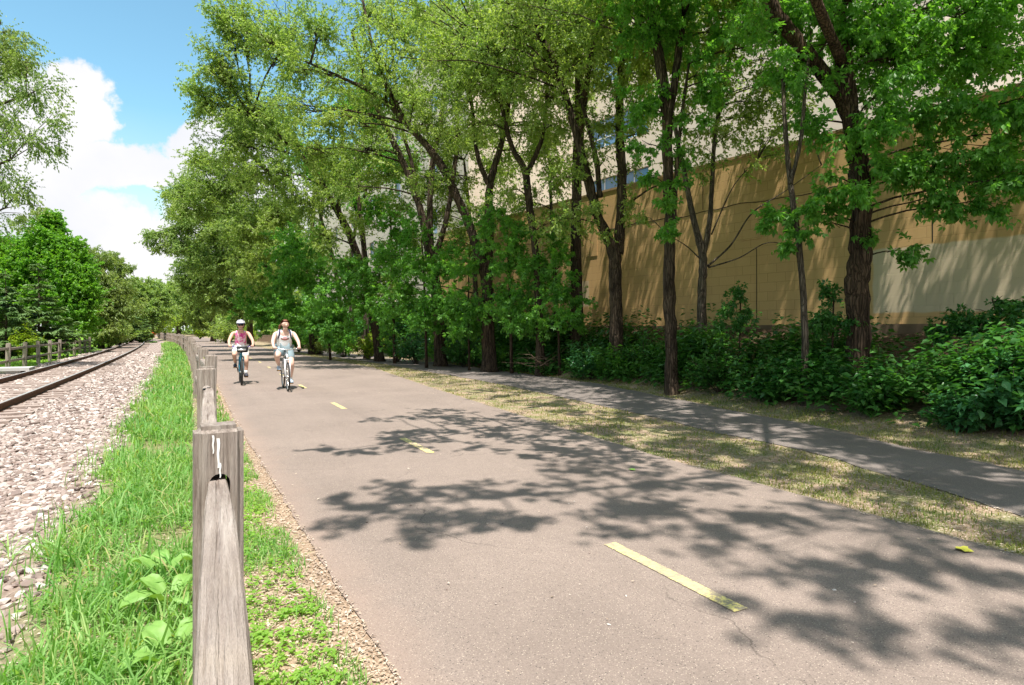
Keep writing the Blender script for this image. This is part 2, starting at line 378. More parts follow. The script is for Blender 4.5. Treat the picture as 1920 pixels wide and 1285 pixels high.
# the wall stands on a straight line
WD = Vector((-.5934, .8049)); W0 = Vector((.635*13.56, 13.56))
WDIR = Vector((WD.x*cA+WD.y*sA, -WD.x*sA+WD.y*cA)); WP0 = Vector((W0.x*cA+W0.y*sA, -W0.x*sA+W0.y*cA))
def wall_t(s): return WP0.x+(np.asarray(s, float)-WP0.y)/WDIR.y*WDIR.x
def nz2(x, y, f, a):
    return a*(np.sin(x*f+1.3*np.sin(y*f*.7+2))*np.cos(y*f*1.1+1.7*np.sin(x*f*.6)))
def ground_z(x, y):
    x = np.asarray(x, float); y = np.asarray(y, float); u = x-cv(y)
    z = np.zeros_like(x)
    z = np.where(u < -.75, np.interp(u, [-7.0, -6.0, -5.3, -2.0, -1.25, -.75], [.0, -.05, -.05, -.05, -.10, 0]), z)
    z = z+np.where(u < -6, np.clip((-6-u)*.02, 0, .5), 0)
    wr = lerp(WR, y); wt = np.where(y < 40, wall_t(y), np.maximum(wall_t(40)+(y-40)*0+1.5, wr+3)); r = np.clip((x-wr-.25)/np.maximum(wt-wr-.25, 1), 0, 1)
    hb = np.interp(y, [-20, 0, 8, 20, 30, 60, 120], [.9, 1.1, 1.35, 1.75, 1.5, 1.0, .6])
    bank = np.power(r, 1.25)
    z = z+bank*hb
    z = z+np.where((u > .1) & (x > lerp(PR, y)+.1), nz2(x, y, 1.7, .015), 0)+np.where(bank > .1, nz2(x, y, 2.1, .05), 0)
    return z
def gz(x, y): return float(ground_z(np.array([x]), np.array([y]))[0])
def sheet(name, ss, cols, mat, zoff, attrs=None, kind='structure', smooth=True):
    "a strip sheet; cols(s) -> array of lateral places per row"
    rows = [np.asarray(cols(s), float) for s in ss]; n = len(rows[0])
    X = np.stack(rows); Y = np.repeat(np.asarray(ss)[:, None], n, 1); Z = ground_z(X.ravel(), Y.ravel())+zoff
    v = np.stack([X.ravel(), Y.ravel(), Z], 1); m = len(ss)
    i, j = np.meshgrid(np.arange(m-1), np.arange(n-1), indexing='ij'); a = (i*n+j).ravel()
    q = np.stack([a, a+1, a+n+1, a+n], 1)
    at = {k: f(X, Y).ravel() for k, f in (attrs or {}).items()}
    o = link(name, np_mesh(name, v, [q], at), mat, smooth=smooth)
    return tag(o, kind=kind)
def bank_of(X, Y):
    wr = lerp(WR, Y); wt = np.where(Y < 40, wall_t(Y), np.maximum(wall_t(40)+1.5, wr+3)); return np.clip((X-wr-.25)/np.maximum(wt-wr-.25, 1), 0, 1)*3
def build_ground():
    ss = np.concatenate([np.arange(-40, 0, 2), np.arange(0, 30, .4), np.arange(30, 80, 1.5), np.arange(80, 220, 6), np.arange(220, 1400, 60)])
    base = np.concatenate([np.linspace(-600, -60, 10), np.arange(-50, -12, 4), np.arange(-10, -5, .5), np.arange(-5, 1.5, .25), np.arange(1.5, 4.2, .9), np.arange(4.2, 16, .35), np.arange(17, 40, 3), np.linspace(50, 600, 10)])
    sheet('ground', ss, lambda s: base+cv(s), M['ground'], 0, {'u': lambda X, Y: X-cv(Y), 'bank': bank_of})
build_ground()
def ragged(edge, amp, seed):
    return lambda s: edge(s)+amp*(noise.noise(Vector((s*.9, seed, 0)))+.6*noise.noise(Vector((s*3.7, seed+9, 0)))+.4*noise.noise(Vector((s*11., seed+19, 0))))
rows_ = np.concatenate([np.arange(-12, 16, .06), np.arange(16, 40, .3), np.arange(40, 160, 2), np.arange(160, 400, 10)])
pl = ragged(lambda s: float(lerp(PL, s)), .03, 1.); pr = ragged(lambda s: float(lerp(PR, s)), .03, 4.)
sheet('path', rows_, lambda s: np.linspace(pl(s), pr(s), 12), M['path'], .010, {'edge': lambda X, Y: X-X[:, :1]})
wl = ragged(lambda s: float(lerp(WL, s)), .035, 7.); wr_ = ragged(lambda s: float(lerp(WR, s)), .03, 12.)
wrows = rows_[rows_ < 50]
sheet('walkway', wrows, lambda s: np.linspace(wl(s), max(wr_(s), wl(s)+.05), 7), M['walk'], .008)
brow = np.concatenate([np.arange(-6, 30, .15), np.arange(30, 90, .8), np.arange(90, 320, 5)])
bl = ragged(lambda s: -5.35, .12, 21.); bl2 = ragged(lambda s: -.98, .14, 25.)
sheet('ballast_bed', brow, lambda s: np.linspace(bl(s), bl2(s), 26)+float(cv(s)), M['ballast'], .006)
# dashes of the centre line
for i in range(-1, 22):
    s0 = 2.17+4.43*i; s1 = s0+1.08; b = MB()
    xs = [(s, 2.42+float(lerp([(0, 0), (14, 0), (30, .3), (60, 0), (90, -.4), (150, -2.6)], s))) for s in np.linspace(s0, s1, 10)]
    v = []; q = []
    for k, (s, x) in enumerate(xs):
        w = .045; v += [(x-w, s, .0145), (x+w, s, .0145)]
        if k: q.append((2*k-2, 2*k-1, 2*k+1, 2*k))
    b.add(v, q); o = b.build('lane_marking', M['paint']); o['kind'] = 'structure'

# ------------------------------------------------------------------ railway track
def build_track():
    tr = empty('railway_track', (0, 10, 0))
    tag(tr, 'single railway track with rusty steel rails on weathered wooden ties in gravel', 'railway track')
    prof = [(-.07, 0), (-.07, .012), (-.012, .03), (-.010, .105), (-.036, .118), (-.036, .148), (-.028, .154), (.028, .154), (.036, .148), (.036, .118), (.010, .105), (.012, .03), (.07, .012), (.07, 0)]
    ss = np.concatenate([np.arange(-6, 60, 1.), np.arange(60, 300, 4)])
    for side, uu in (('a', -3.00), ('b', -4.50)):
        rings = []; top = []
        for s in ss:
            x = uu+float(cv(s)); z = -.035
            rings.append([(x+a, s-10, z+h) for a, h in prof])
            top.append([(x-.030, s-10, z+.1555), (x+.030, s-10, z+.1555)])
        b = MB(); b.loft(rings); r = b.build('rail', M['rust'], tr, False)
        b = MB(); v = np.array(top).reshape(-1, 3); n = len(top)
        b.add(v, [(2*i, 2*i+1, 2*i+3, 2*i+2) for i in range(n-1)]); b.build('running_surface', M['steel'], r, False)
    rest = MB(); k = 0
    for s in np.arange(4.5, 130, .55):
        x = -3.75+float(cv(s))+random.uniform(-.05, .05); mb = MB() if k < 98 else rest
        ang = random.uniform(-.02, .02)-.00072*max(s-12, 0)*-1
        mb.box((x, s-10, -.082+random.uniform(-.008, .01)), (2.55+random.uniform(-.1, .1), .225, .14), Matrix.Rotation(ang, 3, 'Z'))
        if k < 98: mb.build('tie', M['tie'], tr, False)
        k += 1
    o = rest.build('tie_run', M['tie'], tr, False); o['kind'] = 'stuff'
build_track()
def stones(name, x0, x1, s0, s1, n, r0, r1, seed, skip=None, zoff=.0, far=0):
    g = np.random.default_rng(seed)
    ico = bmesh.new(); bmesh.ops.create_icosphere(ico, subdivisions=1, radius=1); bv = np.array([v.co[:] for v in ico.verts]); bf = np.array([[v.index for v in f.verts] for f in ico.faces]); ico.free()
    s = s0*(s1/s0)**g.random(n); u = g.uniform(x0, x1, n)
    keep = np.ones(n, bool) if skip is None else ~skip(u, s, g)
    s, u = s[keep], u[keep]; n = len(s); x = u+cv(s); z = ground_z(x, s)+zoff
    r = g.uniform(r0, r1, n)*np.where(g.random(n) < .08, 1.5, 1)*(1+far*s/30)
    sc = np.stack([g.uniform(.8, 1.5, n), g.uniform(.7, 1.2, n), g.uniform(.45, .8, n)], 1)*r[:, None]
    V = bv[None]*(1+g.uniform(-.38, .3, (n, len(bv), 1)))*sc[:, None, :]
    a = g.uniform(0, 6.28, n); tl = g.uniform(-.5, .5, n); ca, sa = np.cos(a)[:, None], np.sin(a)[:, None]; ct, st = np.cos(tl)[:, None], np.sin(tl)[:, None]
    X, Y, Z = V[..., 0], V[..., 1], V[..., 2]; Y, Z = Y*ct-Z*st, Y*st+Z*ct; X, Y = X*ca-Y*sa, X*sa+Y*ca
    V = np.stack([X+x[:, None], Y+s[:, None], Z+(z+r*.25)[:, None]], 2).reshape(-1, 3)
    Fc = (bf[None]+(np.arange(n)*len(bv))[:, None, None]).reshape(-1, 3)
    o = link(name, np_mesh(name, V, [Fc], {'rnd': np.repeat(np.clip(g.beta(1.5, 1.4, n), 0, 1), len(bf))}), M['stone'], smooth=False)
    return o
def thin_edge(u, s, g): return (u > -1.15) & (g.random(len(u)) < (u+1.15)*1.7)
def on_tie(u, s, g):
    k = ((s-4.5+.275) % .55)-.275; return (np.abs(k) < .11) & (u < -2.6) & (g.random(len(u)) < .93)
def skip1(u, s, g): return thin_edge(u, s, g) | on_tie(u, s, g) | (np.abs(u+3.0) < .09) | (np.abs(u+4.5) < .09)
o = stones('ballast_stones', -5.5, -.70, 2.6, 48, 44000, .0125, .027, 3, skip1, far=1.1)
tag(o, 'pinkish white crushed stone ballast spread along the railway track', 'gravel', kind='stuff')

# ------------------------------------------------------------------ split rail fences
def post_mesh():
    bm = bmesh.new(); bmesh.ops.create_cube(bm, size=1)
    for v in bm.verts: v.co = Vector((v.co.x*.138, v.co.y*.125, v.co.z*1.45+.385))
    bmesh.ops.bevel(bm, geom=[e for e in bm.edges], offset=.020, segments=3, affect='EDGES')
    me = bpy.data.meshes.new('post'); bm.to_mesh(me); bm.free()
    o = link('post', me); cut = []
    for z in (.91, .46):
        b = MB(); pr_ = [(-.029, z-.060), (.029, z-.060)]+[(.029*math.cos(a), z+.028+.029*math.sin(a)) for a in np.linspace(0, math.pi, 9)]
        b.loft([[(x, y, h) for x, h in pr_] for y in (-.2, .2)]); c = b.build('cutter', None, None, False); cut.append(c)
        bm = bmesh.new(); bm.from_mesh(c.data); bmesh.ops.recalc_face_normals(bm, faces=bm.faces); bm.to_mesh(c.data); bm.free()
        m = o.modifiers.new('b', 'BOOLEAN'); m.object = c; m.operation = 'DIFFERENCE'; m.solver = 'EXACT'
    dg = bpy.context.evaluated_depsgraph_get(); dg.update()
    new = bpy.data.meshes.new_from_object(o.evaluated_get(dg)); new.name = 'post'
    for c in cut+[o]: bpy.data.objects.remove(c)
    new.materials.clear(); new.materials.append(M['post'])
    return new
POST = post_mesh()
def rail_mesh(L, seed):
    g = random.Random(seed); b = MB(); rings = []
    for t in (0, .04, .08, .12, .17, .23, .3, .38, .46, .54, .62, .7, .77, .83, .88, .92, .96, 1):
        e = min(t, 1-t)*L; k = min(1, .58+e/.55*.42); x = (t-.5)*L
        w = .035*k*(1+g.uniform(-.05, .05)); h = .046*k*(1+g.uniform(-.05, .05)); by = .012*math.sin(t*3.3+seed); bz = .010*math.sin(t*2.6+seed*2)
        pr_ = [(-.85, -1), (.85, -1), (1, -.85), (1.03, 0), (1, .74), (.88, .93), (.3, .985), (.12, .93), (-.1, .985), (-.84, .97), (-.98, .80), (-1.03, 0), (-1, -.85)]
        pr_ = [(a+g.uniform(-.035, .035), c+g.uniform(-.035, .035)) for a, c in pr_]
        rings.append([(x, by+a*w, bz+c*h) for a, c in pr_])
    b.loft(rings); me = b.mesh('rail'); me.polygons.foreach_set('use_smooth', np.zeros(len(me.polygons), bool)); return me
RAILS = [rail_mesh(3.24, i) for i in range(5)]
for r in RAILS: r.materials.append(M['rail'])
def build_fence(name, label, pts, hs, leans):
    f = empty(name, (pts[0][0], pts[0][1], 0)); tag(f, label, 'fence'); base = Vector((pts[0][0], pts[0][1], 0)); P = []
    for i, (x, y) in enumerate(pts):
        o = link('post', POST, None, f); z = gz(x, y)+hs[i]-1.11
        o.location = Vector((x, y, z))-base
        if i+1 < len(pts): d = Vector((pts[i+1][0]-x, pts[i+1][1]-y))
        o.rotation_euler = (leans[i][0], leans[i][1], -math.atan2(d.x, d.y)+leans[i][2]); P.append(o)
        if i:
            x0, y0 = pts[i-1]; z0 = gz(x0, y0)+hs[i-1]-1.11
            for hh in (.92, .47):
                a = Vector((x0, y0, z0+hh)); b = Vector((x, y, z+hh)); c = (a+b)/2; v = b-a
                r = link('rail', RAILS[(i*2+(hh > .6)) % 5] if v.length > 2.6 else RAILS[0], None, f)
                r.scale = ((v.length+.19)/3.24, 1, 1)
                r.location = c-base+Vector((0, 0, -.012)); r.rotation_euler = (0, -math.atan2(v.z, math.hypot(v.x, v.y)), math.atan2(v.y, v.x)+random.uniform(-.006, .006))
    return f, P
ys = [-.95, 2.12, 5.35, 8.45, 11.2]+[11.2+3.05*i for i in range(1, 38)]
fp = []
offs = {0: -.045, 1: .075, 2: .12, 3: .19, 4: .16}
for i, y in enumerate(ys): fp.append((offs.get(i, .13+.02*math.sin(i*2.1))+float(cv(y))*1.15, y))
hs = [1.10, 1.11, 1.12, 1.11, 1.12]+[1.09+random.uniform(-.05, .05) for _ in ys]
ln = [(0, 0, 0), (0, 0, .05), (-.01, -.012, .0), (.0, .03, -.05), (0, .02, .1)]+[(random.uniform(-.03, .03), random.uniform(-.05, .05), random.uniform(-.15, .15)) for _ in ys]
fence, P_ = build_fence('split_rail_fence', 'long grey split rail fence running between the asphalt trail and the gravel of the railway', fp, hs, ln)
# bird droppings on the first post in view
b = MB()
for (x, w, z0, z1) in ((-.004, .0045, .985, 1.075), (-.018, .003, 1.03, 1.085), (.001, .003, .955, 1.0)):
    n = 7; v = []; q = []
    for k in range(n):
        z = z0+(z1-z0)*k/(n-1); ww = w*(.5+.5*k/(n-1)); dx = .001*math.sin(k*1.7)
        v += [(x+dx-ww, -.0655, z), (x+dx+ww, -.0655, z)]
        if k: q.append((2*k-2, 2*k-1, 2*k+1, 2*k))
    b.add(v, q)
b.build('bird_dropping', M['stain'], P_[1], False)
lf = [(-5.75+float(cv(y))*1.1, y) for y in np.arange(22.5, 53, 2.75)]
build_fence('split_rail_fence', 'short reddish grey split rail fence on the lawn beyond the railway track', lf, [1.0]*20, [(random.uniform(-.02, .02), random.uniform(-.03, .03), 0) for _ in lf])
lf = [(-6.6+float(cv(y))*1.1, y) for y in np.arange(70, 112, 3.5)]
build_fence('split_rail_fence', 'distant split rail fence half hidden by bushes beyond the railway track', lf, [1.0]*20, [(0, 0, 0) for _ in lf])
b = MB(); p = W(8, 690, 20.5); b.box((0, 0, .17), (1.5, .9, .10)); b.box((-.1, 0, .06), (1.2, .7, .14)); o = b.build('concrete_slab', M['concrete'], None, False)
o.location = (p.x, p.y, gz(p.x, p.y)); tag(o, 'flat grey concrete slab on the gravel in front of the fence by the track', 'slab')

# ------------------------------------------------------------------ wall and buildings
def frame_on(x, y, dx, dy):
    return math.atan2(dy, dx)
WANG = math.atan2(WDIR.y, WDIR.x); WLEN = (-7.0, 20.5)
wroot = empty('block_wall', (WP0.x, WP0.y, 0), WANG)
tag(wroot, 'tall ochre painted concrete block wall behind the trees, streaked with sunlight', 'wall')
b = MB(); b.box(((WLEN[0]+WLEN[1])/2, -.15, 3.03), (WLEN[1]-WLEN[0], .3, 6.20)); b.build('masonry', M['block'], wroot, False)
b = MB(); b.box(((WLEN[0]+WLEN[1])/2, -.15, 6.165), (WLEN[1]-WLEN[0]+.04, .36, .07)); b.build('coping', M['cap'], wroot, False)
# raised panels, control joints and the long sagging crack
for (x0, z0, z1, w) in ((3.66, 3.85, 4.8, .62), (9.8, 4.0, 5.0, .55)):
    b = MB(); b.box((x0, .012, (z0+z1)/2), (w, .024, z1-z0)); b.build('raised_panel', M['block'], wroot, False)
b = MB()
for x, za, zb in ((-.6, 3.3, 6.1), (3.5, 1.6, 3.6), (5.2, 4.9, 6.1), (12.5, 1, 6.1)): b.box((x, .003, (za+zb)/2), (.018, .008, zb-za))
b.build('control_joint', M['dark'], wroot, False)
b = MB(); pts = [(x, .004, 4.84+.03*math.sin(x*1.9)+.02*math.sin(x*5.1)) for x in np.arange(-5, 14, .25)]
b.tube(pts, .011, 4); b.build('crack', M['dark'], wroot, False)
b = MB(); b.box((5, .03, 1.0), (24, .1, 1.1)); b.build('footing', M['footing'], wroot, False)

def building(name, label, org, ang, L, Ht, bands, win, depth=14, z0=.3):
    root = empty(name, (org[0], org[1], 0), ang); tag(root, label, 'building')
    zs = [z0]+[z for a, c in bands for z in (a, c)]+[Ht]
    b = MB()
    for k in range(0, len(zs), 2): b.box((L/2, -.2, (zs[k]+zs[k+1])/2), (L, .4, zs[k+1]-zs[k]))
    b.box((L/2, -depth/2-.21, (Ht+z0)/2-.02), (L-.5, depth-.4, Ht-z0-.06))
    for (a, c) in bands:
        for (x0, x1) in win[1]: b.box(((x0+x1)/2, -.2, (a+c)/2), (x1-x0, .392, c-a-.004))
    b.build('wall', M['cream'], root, False)
    b = MB(); b.box((L/2, -depth/2, Ht+.12), (L+.2, depth, .24)); b.build('roof', M['concrete'], root, False)
    n = 0
    for (a, c) in bands:
        for (x0, x1) in win[0]:
            g = MB(); g.box(((x0+x1)/2, -.19, (a+c)/2), (x1-x0-.01, .03, c-a-.01)); w = g.build('window', M['glass'], root, False)
            m = MB()
            for x in np.arange(x0+1.1, x1-.2, 1.1): m.box((x, -.165, (a+c)/2), (.06, .05, c-a-.02))
            m.box(((x0+x1)/2, -.164, a+(c-a)*.35), (x1-x0-.02, .045, .05)); m.build('frame', M['mullion'], w, False); n += 1
    return root
mp_ = W(1085, 620, 36.0)
def main_block():
    # the facade runs along the wall's direction; local x grows to the far end
    a = Vector((mp_.x, mp_.y)); st = a-WDIR*18.5
    building('office_building', 'tall cream office block with blue ribbon windows rising behind the ochre wall', st, WANG, 18.5, 23,
             [(8.2, 9.95), (11.7, 13.3), (15.2, 16.8), (18.6, 20.2)], ([(13.2, 17.5)], [(0, 13.2), (17.5, 18.5)]), 12)
    d = Vector((.02, 1)).normalized()
    building('office_building', 'long cream building with few windows seen between tree trunks past the end of the wall', (13.3, 30.5), math.atan2(d.y, d.x), 52, 19,
             [(3.6, 5.2), (7.4, 9.0), (11.2, 12.8), (15., 16.6)], ([(5, 6.6), (13, 14.6), (21, 22.6), (29, 30.6), (37, 38.6), (45, 46.6)], [(0, 5), (6.6, 13), (14.6, 21), (22.6, 29), (30.6, 37), (38.6, 45), (46.6, 52)]), 12)
main_block()

# ------------------------------------------------------------------ foliage machinery
DN = 1.55
def shade(t, s, z, r, den):
    'a tuft of leaves at height z whose shadow falls at t, s on the ground'
    return (Vector((t-SX*z, s-SY*z, z)), r, den)
def unit(v): return v/(np.linalg.norm(v, axis=-1, keepdims=True)+1e-9)
class Leaves:
    def __init__(s, seed): s.P = []; s.D = []; s.N = []; s.L = []; s.Wd = []; s.g = np.random.default_rng(seed)
    def put(s, P, D, N, L, Wd):
        n = len(P); s.P.append(P); s.D.append(unit(D)); s.N.append(N); s.L.append(np.broadcast_to(L, (n,))); s.Wd.append(np.broadcast_to(Wd, (n,)))
    def mesh(s, name, origin=(0, 0, 0)):
        P = np.concatenate(s.P)-np.asarray(origin); D = np.concatenate(s.D); N = np.concatenate(s.N); L = np.concatenate(s.L)[:, None]; Wd = np.concatenate(s.Wd)[:, None]
        S = unit(np.cross(D, N)); N = np.cross(S, D); n = len(P)
        mid = P+D*L*.42
        V = np.stack([P, mid+S*Wd*.5+N*Wd*.16, P+D*L-N*L*.13, mid-S*Wd*.5+N*Wd*.16], 1).reshape(-1, 3)
        i = np.arange(n)*4
        T = np.stack([np.stack([i, i+1, i+2], 1), np.stack([i, i+2, i+3], 1)], 1).reshape(-1, 3)
        return np_mesh(name, V, [T], {'rnd': np.repeat(np.clip(s.g.normal(.5, .26, n), 0, 1), 2)})
def rdir(g, n): return unit(g.normal(size=(n, 3)))
def foliage(lv, c, r, nsub, ntw, npt, size, aspect=.5, attach=None, mb=None, brad=.03, droop=.25, tri=False, spread=1.0, tw=(.25, .6)):
    "one bough: sub-branches from the attach point through the lobe centre c, twigs along them, leaves along the twigs"
    g = lv.g; c = np.asarray(c, float); r = np.broadcast_to(np.asarray(r, float), (3,))
    if attach is None: attach = c-np.array([0, 0, r[2]*.9])
    attach = np.asarray(attach, float); ax = c-attach
    if mb is not None:
        sag = np.array([0, 0, -.06])*np.linalg.norm(ax); k = np.linspace(0, 1, 6)[:, None]
        pts = attach+ax*k+sag*(4*k*(1-k))*-1+g.normal(0, .03, (6, 3))*np.linalg.norm(ax)*k*.6
        mb.tube(pts, np.linspace(brad, brad*.35, 6), 5)
    d = rdir(g, nsub); rad = g.random(nsub)**.45
    tips = c+d*rad[:, None]*r*spread
    st = attach+ax*g.uniform(.55, 1.0, nsub)[:, None]
    if mb is not None:
        for i in range(nsub):
            mid_ = (st[i]+tips[i])/2+np.array([0, 0, .08])*np.linalg.norm(tips[i]-st[i])+g.normal(0, .05, 3)*r
            mb.tube([st[i], mid_, tips[i]], [brad*.32, brad*.2, brad*.07], 3, False)
    k = g.uniform(.25, 1.05, (nsub, ntw))
    b = st[:, None]+(tips-st)[:, None]*k[..., None]
    sd_ = unit(tips-st)[:, None]
    td = unit(sd_*.7+rdir(g, nsub*ntw).reshape(nsub, ntw, 3)*.85+np.array([0, 0, -droop]))
    tl = g.uniform(tw[0], tw[1], (nsub, ntw))*min(1.0, r.mean()/1.0+.3)
    b = b.reshape(-1, 3); td = td.reshape(-1, 3); tl = tl.ravel()
    m = len(b); k = g.uniform(.1, 1.0, (m, npt))
    P = (b[:, None]+td[:, None]*(tl[:, None]*k)[..., None]).reshape(-1, 3)
    n = len(P)
    D = np.repeat(td, npt, 0)*.6+rdir(g, n)*.8+np.array([0, 0, -droop])
    N = np.array([0, 0, 1.])+rdir(g, n)*1.05
    s = size*g.uniform(.65, 1.25, n)
    if tri:
        D = unit(D); S = unit(np.cross(D, N))
        for a in (-.85, 0, .85):
            D2 = D*math.cos(a)+S*math.sin(a); lv.put(P+D2*.02, D2+np.array([0, 0, -.15]), N+rdir(g, n)*.2, s*(1 if a == 0 else .85), s*aspect)
    else: lv.put(P, D, N, s, s*aspect)
def stem_tube(mb, pts, rad, n=9, flare=True):
    "smooth polyline of Vectors with radii -> bark tube"
    P = np.array([p[:] for p in pts]); k = np.arange(len(P)); m = max(8, len(P)*6); t = np.linspace(0, len(P)-1, m)
    def cr(col):
        out = []
        for x in t:
            i = min(int(x), len(P)-2); f = x-i; p0 = col[max(i-1, 0)]; p1 = col[i]; p2 = col[i+1]; p3 = col[min(i+2, len(P)-1)]
            out.append(.5*((2*p1)+(-p0+p2)*f+(2*p0-5*p1+4*p2-p3)*f*f+(-p0+3*p1-3*p2+p3)*f**3))
        return np.array(out)
    Q = np.stack([cr(P[:, a]) for a in range(3)], 1); rr = np.interp(t, k, rad)
    if flare: rr = rr*(1+.55*np.exp(-t*5.0))
    Q[1:-1] += RNG.normal(0, 1, (m-2, 3))*rr[1:-1, None]*.06
    mb.tube(Q, rr*(1+RNG.uniform(-.05, .05, m)), n, True, .06)
    return Q
def in_view(p, m=1.06):
    X = p[0]*cA-p[1]*sA; Y = p[0]*sA+p[1]*cA
    return Y > .5 and abs(X/Y) < 960/F*m
def tree(name, label, stems, lobes, leaf='elm', size=.085, aspect=.5, barkm='bark', group=None, nsub=16, ntw=9, npt=9, tri=False, droop=.25, seed=1, limbs=True, cat='tree', crown_name='crown', branch=.03, tw=(.25, .6)):
    "stems: [[(px,py,Y,radius),...]] or [[(Vector, radius)]]; lobes: [(px,py,Y,r[,density])] or [(Vector, r[,density])]"
    ss = [[(W(*p[:3]), p[3]) if len(p) == 4 else p for p in st] for st in stems]
    ll = [((W(*l[:3]),)+tuple(l[3:])) if not isinstance(l[0], Vector) else l for l in lobes]
    b0 = ss[0][0][0]; base = Vector((b0.x, b0.y, gz(b0.x, b0.y)-.1))
    root = empty(name, base); tag(root, label, cat, group)
    mb = MB(); line = []
    for i, st in enumerate(ss):
        pts = [Vector((p.x, p.y, base.z)) if (i == 0 and j == 0) else p for j, (p, r) in enumerate(st)]
        line.append(stem_tube(mb, [p-base for p in pts], [r for p, r in st], 10 if st[0][1] > .07 else 7, i == 0))
    Q = np.concatenate(line); lv = Leaves(seed)
    for l in ll:
        c = np.array((l[0]-base)[:]); r = l[1]; den = l[2] if len(l) > 2 else 1.0
        dd = Q-c; cost = np.linalg.norm(dd, axis=1)+np.where(Q[:, 2] > c[2]-.1, 2.0, 0); at = Q[np.argmin(cost)]
        foliage(lv, c, (r*1.2, r*1.2, r*.95), max(2, int(nsub*den*DN*min(1.8, max(.22, r))**1.15)), ntw+3, npt+(2 if tri else 4), size*1.12, aspect, at, mb if limbs else None, branch*(.5+.5*min(r, 1.5)), droop, tri, tw=tw)
    mb.build('trunk', M[barkm], root)
    link(crown_name, lv.mesh(crown_name), M[leaf], root)
    return root
GR = 'trees lining the trail'

# ------------------------------------------------------------------ the trees between trail and wall
def roof(s0, s1, seed, walk=.70, bank=.46, wall=.62):
    "high crown of the trees: tufts that shade strip, walkway, bank and wall between s0 and s1"
    g = np.random.default_rng(seed); out = []
    if s0 > 15: walk, bank, wall = walk*.6, bank*.5, wall*.8
    for s in np.arange(s0, s1, 1.25):
        a, b, c, d = (float(lerp(x, s)) for x in (PR, WL, WR, [(-20, 9), (60, 9.6)])); wt = float(wall_t(s))
        for k in range(2): out.append(shade(a+.15+max(b-a-.1, 0)*g.random(), s+g.uniform(-.6, .6), g.uniform(8.3, 10.5), g.uniform(.45, .75), walk*.75))
        for k in range(2): out.append(shade(b+(max(c, b+.2)-b)*g.uniform(.05, 1), s+g.uniform(-.6, .6), g.uniform(8.2, 11), g.uniform(.7, 1.0), walk))
        for k in range(2): out.append(shade(c+max(d-c, .9)*g.uniform(0, 1.2), s+g.uniform(-.6, .6), g.uniform(8.3, 11), 1.1, bank))
        if s < 27:
            for zt in (2.2, 3.2, 4.2, 5.2, 6.2):
                if g.random() < .56: continue
                z = g.uniform(7.8, 10.5); dz = z-zt; out.append((Vector((wt-SX*dz+g.uniform(-.5, .1), s-SY*dz+g.uniform(-.6, .6), z)), g.uniform(.5, .8), wall))
    return out
def V3(t, s, z): return Vector((t, s, z))
